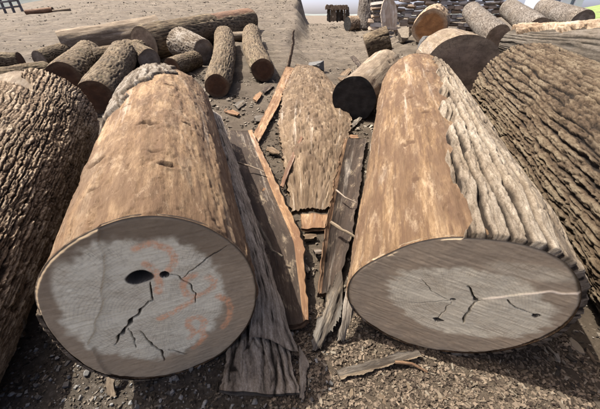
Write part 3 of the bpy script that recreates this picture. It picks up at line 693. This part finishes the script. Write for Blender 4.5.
# right of the middle
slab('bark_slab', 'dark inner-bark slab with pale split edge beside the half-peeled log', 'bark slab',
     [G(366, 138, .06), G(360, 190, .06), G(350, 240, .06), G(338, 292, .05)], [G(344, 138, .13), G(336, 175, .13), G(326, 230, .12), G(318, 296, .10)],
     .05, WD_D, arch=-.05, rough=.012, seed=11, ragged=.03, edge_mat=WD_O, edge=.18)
slab('bark_strip', 'narrow speckled grey bark strip leaning against the half-peeled log', 'bark strip',
     [G(372, 132, .34), G(366, 190, .30), G(356, 245, .26), G(345, 300, .18), G(337, 345, .02)], [G(383, 132, .42), G(377, 190, .38), G(368, 245, .34), G(354, 300, .24), G(346, 338, .03)],
     .03, BK_G, arch=.015, rough=.01, seed=13, plates=(.03, .09), ns=120)
slab('splintered_bark', 'frayed brown splinter of bark below the pale-edged dark slab', 'bark splinter',
     [G(338, 272, .14), G(326, 305, .10), G(312, 345, .03)], [G(345, 300, .10), G(336, 322, .07), G(322, 350, .02)],
     .05, WD_G, arch=.02, rough=.03, seed=15, ragged=.06)
# the big tan slab in the middle
slab('bark_slab', 'big sunlit tan corky bark slab lying between the two main logs', 'bark slab',
     [G(296, 64, .12), G(283, 92, .10), G(278, 125, .08), G(284, 165, .05), G(291, 211, .03)], [G(318, 67, .12), G(341, 92, .10), G(352, 120, .08), G(343, 165, .05), G(331, 208, .03)],
     .10, WD_T, arch=.11, rough=.036, seed=17, cork=True, ns=200, nw=100, ragged=.045)
slab('splintered_plank', 'long orange splintered plank slanting beside the tan slab', 'plank',
     [G(286, 66, .12), G(270, 102, .10), G(250, 140, .06)], [G(294, 68, .12), G(279, 104, .10), G(258, 143, .06)], .04, WD_O, rough=.012, seed=19, nw=14, ragged=.02)
slab('splintered_plank', 'thin dark splinter lying against the left edge of the tan slab', 'plank',
     [G(301, 135, .16), G(287, 165, .12), G(280, 186, .06)], [G(303, 137, .16), G(291, 167, .12), G(283, 188, .06)], .03, WD_R, rough=.01, seed=20, nw=8, ns=30)
rb_ = random.Random(12)
for i, (px, py) in enumerate(((262, 118), (258, 96), (272, 150), (268, 88), (356, 122), (352, 138), (345, 74), (357, 62), (240, 104), (268, 190), (310, 236), (318, 252), (306, 268), (232, 112))):
    a_ = rb_.uniform(-1, 1); l_, w_ = rb_.uniform(4, 9), rb_.uniform(2, 4); h_ = rb_.uniform(.03, .06); ca, sa = math.cos(a_), math.sin(a_)
    q = lambda u_, v_: G(px+u_*ca-v_*sa, py+(u_*sa+v_*ca)*.8, h_)
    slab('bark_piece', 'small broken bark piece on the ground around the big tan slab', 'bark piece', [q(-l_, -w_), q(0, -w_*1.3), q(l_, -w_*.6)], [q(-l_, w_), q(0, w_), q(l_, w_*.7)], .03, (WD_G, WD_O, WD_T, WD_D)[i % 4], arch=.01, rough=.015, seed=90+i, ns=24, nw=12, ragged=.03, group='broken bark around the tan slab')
slab('wood_block', 'short orange broken plank at the foot of the tan slab', 'plank',
     [G(300, 213, .05), G(302, 228, .05)], [G(327, 215, .05), G(325, 229, .05)], .04, WD_O, rough=.012, seed=21, ns=20, nw=26, ragged=.02)
slab('bark_strip', 'dark bark strip with pale torn edge in front of the half-peeled log', 'bark strip',
     [G(338, 368, .03), G(380, 358, .04), G(418, 350, .06)], [G(342, 378, .015), G(380, 369, .015), G(421, 357, .05)], .018, WD_G, rough=.008, seed=23, nw=14, edge_mat=WD_P, edge=.3)
slab('bark_strip', 'broken bark end with pale ridges propped against the thick rough brown-barked log', 'bark strip',
     [G(-22, 228, .55), G(-20, 290, .40), G(-24, 352, .10)], [G(9, 232, .50), G(17, 290, .34), G(24, 335, .10)], .05, BK_B, arch=.05, rough=.035, seed=25, plates=(.05, .3), nw=30, ragged=.04)
slab('bark_strip', 'small upright tan bark chip under the spray-painted log', 'bark strip',
     [G(105, 371, .08), G(108, 398, .0)], [G(113, 371, .08), G(117, 398, .0)], .012, WD_P, rough=.006, seed=27, nw=10, ns=24)
slab('grey_plank', 'bluish grey plank tip on the ground at the broad bark slab', 'plank',
     [G(299, 345, .03), G(299, 398, .02)], [G(309, 360, .03), G(303, 400, .02)], .02, BK_G, rough=.006, seed=28, nw=10, ns=24)
def stick(label, pts, r0, r1, mat=TWIG, name='stick', seed=1, cat='stick', ns=40, nt_=8):
    P = np.array([list(p) for p in pts]); d = np.r_[0, np.cumsum(np.linalg.norm(np.diff(P, axis=0), axis=1))]
    tt = np.linspace(0, d[-1], ns); C = np.stack([np.interp(tt, d, P[:, i]) for i in range(3)], -1)
    C = C + .35*r0*np.stack([noise(tt*9, i*3., seed=seed) for i in range(3)], -1)
    T = np.gradient(C, axis=0); T /= np.linalg.norm(T, axis=1, keepdims=True); U = np.cross(T, [0.3, .2, 1.]); U /= np.linalg.norm(U, axis=1, keepdims=True); Wv = np.cross(T, U)
    th = np.linspace(0, 2*np.pi, nt_, endpoint=False)
    r = np.linspace(r0, r1, ns)[:, None]*(1+.25*noise(tt[:, None]*25, th[None]*1., seed=seed+1))
    V = C[:, None]+r[..., None]*(np.cos(th)[None, :, None]*U[:, None]+np.sin(th)[None, :, None]*Wv[:, None])
    V = np.concatenate([V.reshape(-1, 3), C[:1], C[-1:]]); F = [list(f) for f in gridfaces(ns, nt_, True)]
    a, b = ns*nt_, ns*nt_+1
    F += [[(j+1) % nt_, j, a, a] for j in range(nt_)] and []
    org = C.mean(0); org[2] = V[:, 2].min()
    o = build(name, V[:-2]-org, np.array(F), mat, attrs={'wc': np.stack([np.repeat(tt, nt_), np.tile(th*r0, ns), np.zeros(ns*nt_)], -1), 'h': np.full(ns*nt_, .8)})
    o.location = org; return tag(o, label, cat)
stick('pale knobbly stick lying across the orange-edged dark slab', [G(250, 212, .14), G(262, 232, .13), G(272, 250, .15), G(283, 256, .15)], .016, .008, WD_G, seed=2)
stick('pale bent stick lying across the pale-edged dark slab', [G(331, 222, .17), G(342, 230, .16), G(352, 234, .16), G(360, 240, .14)], .014, .008, WD_P, seed=3)
stick('thin dark twig on the pale-edged dark slab', [G(336, 190, .16), G(346, 198, .15), G(356, 203, .12)], .008, .005, seed=4)
stick('thin dark twig on the orange-edged dark slab', [G(236, 162, .14), G(250, 166, .13), G(264, 172, .14)], .010, .006, seed=5)
stick('short dark broken branch beside the large dull log', [G(470, 108, .25), G(482, 104, .28), G(495, 97, .30)], .05, .03, TWIG, seed=6)
stick('curved tan root sliver lying in front of the half-peeled log', [G(395, 362, .03), G(412, 364, .03), G(427, 372, .02)], .009, .005, WD_O, seed=7)
stick('white stake leaning on the hollow end of the long trunk', [G(68, 56, .0), AtY(62, 43, G(68, 56, 0).y), AtY(56, 30, G(68, 56, 0).y)], .05, .03, WHITE, 'stake', seed=8, cat='stake')
stick('upright broken branch standing above the orange splintered plank', [G(288, 68, .0), AtY(292, 50, G(288, 68, 0).y), AtY(294, 30, G(288, 68, 0).y)], .05, .03, TWIG, 'branch', seed=9, cat='branch')

# ------------------------------------------------------------------ boulders
def stone_mesh(seed, sub=3, flat=.6, name='stone', rugged=False):
    import bmesh
    bm = bmesh.new(); bmesh.ops.create_icosphere(bm, subdivisions=sub, radius=1.)
    P = np.array([v.co[:] for v in bm.verts]); n = fbm(P[:, 0]*1.3+seed*3, P[:, 1]*1.3, P[:, 2]*1.3, oct=3, seed=seed)
    P = P*(1+.38*n)[:, None]
    if rugged:
        for q in np.random.default_rng(seed).normal(0, 1, (11, 3)):                # knock flat facets off
            q = q/np.linalg.norm(q); k = P@q; P = P-np.maximum(k-.62, 0)[:, None]*q
        P = P*(1+.05*fbm(P[:, 0]*6, P[:, 1]*6, P[:, 2]*6, oct=3, seed=seed))[:, None]
    P[:, 2] *= flat; P[:, 1] *= .8
    P[:, 2] -= P[:, 2].min()
    for v, p in zip(bm.verts, P): v.co = p
    me = bpy.data.meshes.new(name); bm.to_mesh(me); bm.free()
    me.polygons.foreach_set('use_smooth', np.full(len(me.polygons), not rugged)); return me
def put(me, mat, name, p, s, rz, label, cat, group=None, tilt=0.):
    if not me.materials: me.materials.append(mat)
    o = bpy.data.objects.new(name, me); COL.objects.link(o); o.location = p; o.scale = (s, s, s); o.rotation_euler = (tilt, tilt*.6, rz)
    return tag(o, label, cat, group)
put(stone_mesh(3, 4, rugged=True), STONE_B, 'boulder', G(317, 73, -.05), .32, .3, 'grey boulder behind the big tan bark slab', 'boulder')
put(stone_mesh(5, 4, rugged=True), STONE_B, 'boulder', G(425, 54, .0), .42, 1.0, 'grey boulder beside the large dull log', 'boulder')
put(stone_mesh(8, 4, flat=.7, rugged=True), mat_plain('stone_tan', [(.07, .055, .04), (.12, .095, .07), (.17, .14, .105)], 9), 'boulder', G(403, 43, -.02), .36, 2.0, 'tan broken lump before the orange-ended log', 'boulder')

# ------------------------------------------------------------------ far things
yS = 14.5
stack = empty('firewood_stack', (0, yS, 0)); tag(stack, 'long stack of split firewood behind the logs', 'firewood')
pl, prr = AtY(372, 26, yS).x, AtY(492, 26, yS).x
def billet_mesh(seed):
    r = np.random.default_rng(seed); a = np.sort(r.uniform(0, 2*np.pi, 5)); a = np.linspace(0, 2*np.pi, 6)[:-1]+r.uniform(-.35, .35, 5)
    ring = np.stack([np.cos(a)*r.uniform(.7, 1.1, 5), np.sin(a)*r.uniform(.6, 1., 5)], -1)
    V = [(x, p[0]*k, p[1]*k) for x, k in ((-1, .92), (-.3, 1.05), (.4, .98), (1, .9)) for p in ring]
    F = [tuple(q) for q in gridfaces(4, 5, True)] + [(4, 3, 2, 1, 0), (15, 16, 17, 18, 19)]
    me = bpy.data.meshes.new('billet'); me.from_pydata(V, [], F); me.update(); return me
BIL = [billet_mesh(i) for i in range(8)]
BILM = [mat_plain('split_wood_brown', [(.13, .095, .07), (.24, .18, .13), (.36, .29, .22)], 6), mat_plain('split_wood_grey', [(.16, .14, .12), (.3, .27, .24), (.42, .39, .35)], 6)]
for i, m in enumerate(BIL): m.materials.append(BILM[i % 2])
rowh = .15
for r_ in range(11):
    x = pl - random.random()*.3
    while x < prr:
        L = random.uniform(.22, .55); zb = float(terrain(x, yS))
        o = bpy.data.objects.new('billet', random.choice(BIL)); COL.objects.link(o); o.parent = stack
        o.location = (x+L/2, random.uniform(-.08, .08), zb + rowh*(r_+.5)); o.scale = (L/2*.98, random.uniform(.16, .22), rowh/2*random.uniform(1.15, 1.5)); o.rotation_euler = (random.uniform(0, 6.28) if False else random.choice((0, math.pi)), random.uniform(-.12, .12), random.uniform(-.25, .25))
        x += L
# pale slab standing up, grey upright bolt
yv = 11.5
slab('upright_slab', 'pale split slab standing upright against the firewood stack', 'slab', [AtY(382.5, 28, yv), AtY(380.5, 14, yv), AtY(383, 2, yv), AtY(386.5, -4, yv)],
     [AtY(396.5, 28, yv+.05), AtY(397.5, 14, yv+.05), AtY(396, 4, yv+.05), AtY(391, -4, yv)], .12, mat_wood('split_wood_pale', (.60, .53, .42), (.72, .66, .56), (.8, .76, .68), (.35, .27, .2)), rough=.03, seed=41, ns=40, nw=16)
pb, rb = G(369, 29), .62*.9
kb = 12.5/FPX*((pb-CAMP).dot(FW))
Log('log', 'grey barked log section standing on end beside the pale upright slab', 'log', (pb, kb), (pb+Vector((0, .15, kb*2.4)), kb*.95), seed=71, wob=.12).bark(BK_W, 120, 70, n=24, asp=2, relief=.05)
# pile of upright slabs on the horizon
yp = 30.
pile = empty('slab_pile', AtY(338, 21, yp)); tag(pile, 'far pile of upright pale slabs topped with dark bark', 'wood pile')
zp = float(terrain(pile.location.x, yp))
def pilepart(name, x0, x1, y0, y1, dy, mat, seed, th=.25, ns=14, nw=8):
    o = slab(name, None, None, [AtY(x0, y1, yp+dy), AtY(x0, (y0+y1)/2, yp+dy), AtY(x0+.4, y0, yp+dy)], [AtY(x1, y1, yp+dy), AtY(x1, (y0+y1)/2, yp+dy), AtY(x1-.4, y0, yp+dy)], th, mat, rough=.04, seed=seed, ns=ns, nw=nw, parent=pile, ragged=.06)
    o.location = Vector(o.location)-pile.location
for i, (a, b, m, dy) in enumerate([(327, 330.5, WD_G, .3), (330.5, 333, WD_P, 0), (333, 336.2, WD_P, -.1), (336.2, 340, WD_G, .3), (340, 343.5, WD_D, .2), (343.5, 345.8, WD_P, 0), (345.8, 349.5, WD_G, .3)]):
    pilepart('slab', a, b, 7, 21.5, dy, m, 50+i)
pilepart('bark_roof', 325.5, 348, 4.8, 9.5, -.3, BK_C, 60, .9, 10, 30)
# distant fence on the left
yf = 33.
fx0, fx1 = AtY(-30, 12, yf).x, AtY(23, 12, yf).x
fence = empty('fence', (fx0, yf, float(terrain(fx0, yf)))); tag(fence, 'low dark rail fence at the far edge of the field', 'fence')
def boxmesh(name, sx, sy, sz, bev=.01):
    import bmesh
    bm = bmesh.new(); bmesh.ops.create_cube(bm, size=1.)
    for v in bm.verts: v.co = (v.co.x*sx, v.co.y*sy, (v.co.z+.5)*sz)
    bmesh.ops.bevel(bm, geom=bm.edges[:], offset=bev, segments=1, affect='EDGES'); me = bpy.data.meshes.new(name); bm.to_mesh(me); bm.free(); return me
pm = boxmesh('post', .16, .16, 1.3); pm.materials.append(FENCE)
rm = boxmesh('rail', (fx1-fx0)/6*1.02, .07, .14); rm.materials.append(FENCE)
z0 = float(terrain(fx0, yf))
for i in range(7):
    x = fx0+(fx1-fx0)*i/6; zt = float(terrain(x, yf)); o = bpy.data.objects.new('post', pm); COL.objects.link(o); o.parent = fence; o.location = (x-fx0, 0, zt-z0-.15); o.rotation_euler = (0, random.uniform(-.05, .05), 0)
    if i < 6:
        xm = x+(fx1-fx0)/12; zt2 = float(terrain(x+(fx1-fx0)/6, yf)); sl_ = math.atan2(zt2-zt, (fx1-fx0)/6)
        for k in (.35, .8):
            o = bpy.data.objects.new('rail', rm); COL.objects.link(o); o.parent = fence; o.location = (xm-fx0, -.1, (zt+zt2)/2-z0+k); o.rotation_euler = (0, -sl_, 0)
e = End(26, 12.5, 4.5); small_log('far reddish brown log beside the rail fence', e, to(e, 1, .1, 2.2), None, CT_BR, 81, wood=WD_R)
e = End(53, 11.5, 3.0); small_log('tiny far tan log on the dirt bank beyond the reddish one', e, to(e, 1, .3, 1.3), None, CT_GY, 83, wood=WD_P)
# white shed on the right and lawn
ys = 22.
shed = empty('shed', (AtY(562, 12, ys).x, ys, 0)); tag(shed, 'white shed with blue-grey panel beyond the speckled logs', 'shed')
sx0, sx1 = AtY(546, 12, ys).x, AtY(578, 12, ys).x; zb = min(float(terrain(sx0, ys)), float(terrain(sx1, ys)))-.1; sxc = (sx0+sx1)/2
def shedbox(name, x0, x1, z0, z1, y0, y1, mat):
    me = boxmesh(name, x1-x0, y1-y0, z1-z0, .015); me.materials.append(mat); o = bpy.data.objects.new(name, me); COL.objects.link(o); o.parent = shed
    o.location = ((x0+x1)/2-shed.location.x, (y0+y1)/2-ys, z0); return o
shedbox('wall', sx0+.1, sx1-.1, zb, zb+3.0, ys+.1, ys+2.6, BLUEW)
for k, (a, b) in enumerate(((546, 549.5), (556.5, 566), (570.5, 578))):
    shedbox('panel', AtY(a, 12, ys).x, AtY(b, 12, ys).x, zb, zb+2.95, ys-.08, ys+.05, WHITE)
shedbox('roof', sx0-.2, sx1+.2, zb+3.0, zb+3.25, ys-.3, ys+2.9, WHITE)
t = NT('lawn'); tc = t.n('ShaderNodeTexCoord'); n1 = t.noise(t.vec(tc.outputs['Object'], (2, 2, 2), False), 1, 8, .7)
t.bump(n1, .6, .05); LAWN = t.done(t.ramp(n1, [(.3, (.075, .11, .03)), (.5, (.13, .17, .055)), (.75, (.22, .24, .10))]))
lx = np.linspace(-1, 1, 60); ly = np.linspace(0, 1, 40); Q, S = np.meshgrid(lx, ly)
LX = .79*(19+S*50) + (Q+1)*.5*(30+S*40) + .3*noise(S*9, Q*0+3., seed=6); LY = 19+S*50 + (Q*0)
build('lawn', np.stack([LX, LY, terrain(LX, LY)+.06], -1).reshape(-1, 3), gridfaces(40, 60), LAWN)['kind'] = 'structure'
# far dark shore line
t = NT('far_wooded_shore'); tc = t.n('ShaderNodeTexCoord'); n1 = t.noise(t.vec(tc.outputs['Object'], (.05, .05, .2), False), 1, 6, .7)
SH = t.done(t.ramp(n1, [(.3, (.10, .115, .11)), (.7, (.19, .20, .185))]))
hx = np.linspace(-700, 700, 240)
hz = 2.5+3*fbm(hx*.012, 1., oct=5, seed=4) + 46*sst(-180, -420, hx)
prof = np.array([(-40, -3), (-20, .55), (0, 1.), (60, .9), (160, -.2)])
HV = np.stack([np.broadcast_to(hx, (5, 240)), 560+np.broadcast_to(prof[:, :1], (5, 240))+0*hx, np.where(prof[:, 1:] < 0, -3, prof[:, 1:]*hz)], -1).reshape(-1, 3)
build('hills', HV, gridfaces(5, 240)[:, ::-1], SH)['kind'] = 'structure'

# ------------------------------------------------------------------ litter: chips, pebbles
def scatter(name, n, xy, size, mat, flat=.35, elong=2., label=None, cat=None, sink=.3):
    c = xy(n); n = len(c); r = RNG
    cube = np.array([(-1, -1, -1), (1, -1, -1), (1, 1, -1), (-1, 1, -1), (-1, -1, 1), (1, -1, 1), (1, 1, 1), (-1, 1, 1)], float)
    V = cube[None]*r.uniform(.45, 1., (n, 8, 3))
    s = size(n, c)[:, None, None]; V = V*s*np.array([1, 1/elong, flat])[None, None]*r.uniform(.6, 1.3, (n, 1, 3))
    a = r.uniform(0, 6.28, n); b = r.normal(0, .30, n)
    x, y, z = V[..., 0], V[..., 1], V[..., 2]
    x, z = x*np.cos(b)[:, None]-z*np.sin(b)[:, None], x*np.sin(b)[:, None]+z*np.cos(b)[:, None]
    x, y = x*np.cos(a)[:, None]-y*np.sin(a)[:, None], x*np.sin(a)[:, None]+y*np.cos(a)[:, None]
    zz = gz(c[:, 0], c[:, 1])
    V = np.stack([x+c[:, :1], y+c[:, 1:2], z+(zz+s[:, 0, 0]*flat*(1-sink))[:, None]], -1).reshape(-1, 3)
    q = np.array([(4, 5, 6, 7), (0, 1, 5, 4), (1, 2, 6, 5), (2, 3, 7, 6), (3, 0, 4, 7)])
    F = (np.arange(n)[:, None, None]*8+q[None]).reshape(-1, 4)
    o = build(name, V, F, mat, attrs={'rnd': np.repeat(r.uniform(0, 1, n), 8)}, smooth=False)
    return tag(o, label, cat, kind='stuff')
def gz(x, y):
    return terrain(x, y) + sst(14, 3, np.hypot(x, y))*(.028*fbm(x*3.1, y*3.1, oct=4, seed=3) + .014*fbm(x*14, y*14, oct=3, seed=9)-.006)
def zone(x0, x1, y0, y1, dens=None, pw=1.):
    def f(n):
        c = np.stack([RNG.uniform(x0, x1, n), y0+(y1-y0)*RNG.uniform(0, 1, n)**pw], -1)
        if dens is not None: c = c[RNG.uniform(0, 1, n) < dens(c[:, 0], c[:, 1])]
        return c
    return f
TANS = mat_chips('litter_tan', [(0.017, 0.011, 0.008), (0.038, 0.028, 0.020), (0.069, 0.053, 0.037), (0.100, 0.080, 0.057), (0.137, 0.117, 0.089)])
DARKS = mat_chips('litter_dark', [(0.013, 0.010, 0.008), (0.025, 0.020, 0.015), (0.046, 0.036, 0.025), (0.080, 0.063, 0.046), (0.147, 0.126, 0.101)])
PEBS = mat_chips('pebbles', [(0.035, 0.032, 0.030), (0.071, 0.065, 0.059), (0.113, 0.107, 0.098), (0.161, 0.155, 0.146)])
scatter('mulch', 15000, zone(-.15, 1.5, .56, 1.2), lambda n, c: .0025+.010*RNG.uniform(0, 1, n)**2, mat_chips('mulch_brown', [(.022, .016, .011), (.05, .037, .026), (.09, .067, .047), (.14, .107, .076)]), flat=.45, elong=1.6, label='fine brown bark mulch on the ground before the half-peeled log', cat='mulch')
CLOD = mat_chips('clod_dirt', [(0.050, 0.040, 0.029), (0.094, 0.076, 0.058), (0.137, 0.114, 0.086), (0.187, 0.158, 0.122), (0.259, 0.223, 0.176)])
szr = lambda a, b: (lambda n, c: a+(b-a)*RNG.uniform(0, 1, n)**3)
scatter('wood_litter', 8000, zone(-.15, 1.5, .56, 1.2, lambda x, y: .35+.65*sst(-.5, .35, fbm(x*5, y*5, oct=3, seed=61))), lambda n, c: .0025+.017*RNG.uniform(0, 1, n)**4, TANS, elong=3., flat=.25, sink=.1, label='small tan wood chips and bark bits on the ground before the half-peeled log', cat='wood chips')
scatter('bark_litter', 6500, zone(-1.5, .05, .56, 1.2), szr(.003, .012), DARKS, flat=.4, label='dark soil crumbs and bark bits under the spray-painted log', cat='bark litter')
scatter('gravel', 650, zone(-1.45, .15, .56, 1.15), szr(.004, .014), PEBS, flat=.7, elong=1.25, label='small grey pebbles in the dark soil under the spray-painted log', cat='gravel')
scatter('wood_litter', 7000, zone(-.75, 1.0, 1.1, 5.), szr(.004, .024), TANS, label='tan bark bits on the ground between the two main logs', cat='wood chips')
scatter('wood_litter', 7500, zone(-6, 3.2, 4.2, 12, lambda x, y: sst(12, 5, y)*.9+.1), szr(.008, .05), CLOD, label='scattered bark crumbs over the open dirt behind the logs', cat='bark litter')
scatter('bark_litter', 1500, zone(-7, -1.2, 5.2, 9.5, lambda x, y: sst(.1, .5, fbm(x*.9, y*.9, oct=2, seed=71)+.4)), szr(.02, .09), DARKS, label='broken bark lying among the small logs on the dirt bank', cat='bark litter')
scatter('clods', 11000, zone(-26, 9, 9, 36, lambda x, y: (np.abs(x+2) < .85*y)*1., 1.4), lambda n, c: (.012+.05*RNG.uniform(0, 1, len(c))**4)*(.4+c[:, 1]/26), CLOD, label='clods and bark crumbs strewn over the far dirt field', cat='clods')
scatter('bark_litter', 2000, zone(1.15, 2.4, .5, 3.2), szr(.006, .03), DARKS, label='dark bark bits in the gap beside the furrowed log', cat='bark litter')
# larger single pieces
def chip_mesh(seed):
    r = np.random.default_rng(seed); n = 7; a = np.linspace(0, 2*np.pi, n, endpoint=False)+r.uniform(-.3, .3, n)
    ring = np.stack([np.cos(a)*r.uniform(.75, 1.1, n), np.sin(a)*r.uniform(.35, .6, n)], -1)
    V = [(p[0], p[1], 0.) for p in ring]+[(p[0]*.9, p[1]*.88, .16+.08*r.uniform()) for p in ring]
    k_ = r.uniform(.35, 1.)
    F = [tuple(range(n))[::-1], tuple(range(n, 2*n))]+[(i, (i+1) % n, n+(i+1) % n, n+i) for i in range(n)]
    V = [(x, y*k_, z) for x, y, z in V]
    me = bpy.data.meshes.new('wood_chip'); me.from_pydata(V, [], F); me.update(); me.materials.append(CHIPW); return me
CH = [chip_mesh(i+3) for i in range(9)]
for i in range(70):
    px, py = random.uniform(430, 606), random.uniform(352, 409)
    if py < 392-.28*(px-430): py = 400-.2*(px-430)*random.random()
    py = max(py, 352-.55*max(0, px-500)); p = G(px, py); p.z = float(gz(p.x, p.y))+.003
    put(random.choice(CH), None, 'wood_chip', p, random.choice((.008, .010, .012, .014, .018, .026)), random.uniform(0, 6.28), 'broken wood chip on the ground in front of the half-peeled log', 'wood chip', 'wood chips in front of the half-peeled log', random.uniform(-.35, .35))
for px, py, s in [(300, 382, .03), (352, 392, .03), (383, 398, .035), (330, 372, .025), (408, 386, .025), (345, 375, .02), (320, 400, .03), (590, 356, .05), (575, 346, .05), (555, 352, .045), (523, 372, .045), (540, 338, .05)]:
    p = G(px, py); p.z = float(gz(p.x, p.y))+.003
    put(random.choice(CH), None, 'wood_chip', p, s, random.uniform(0, 6.28), 'broken wood chip on the ground in front of the half-peeled log', 'wood chip', 'wood chips in front of the half-peeled log', random.uniform(-.25, .25))
SM = [stone_mesh(i+20, 3, .6, rugged=True) for i in range(5)]
for i, (px, py, s) in enumerate([(88, 375, .022), (102, 391, .013), (57, 358, .013), (52, 356, .010), (12, 395, .016), (64, 400, .013), (40, 366, .010), (30, 350, .010), (76, 386, .010), (22, 372, .008), (95, 398, .010),
                                 (5, 368, .012), (130, 402, .013), (160, 400, .012), (180, 396, .015), (205, 402, .016), (232, 404, .014), (255, 402, .018), (45, 352, .008), (35, 385, .009), (112, 405, .010), (146, 390, .009)]):
    p = G(px, py); p.z = float(gz(p.x, p.y))-.003
    put(SM[i % 5], STONE, 'stone', p, s, random.uniform(0, 6.28), 'small grey stone in the dirt under the spray-painted log', 'stone', 'small stones under the spray-painted log')
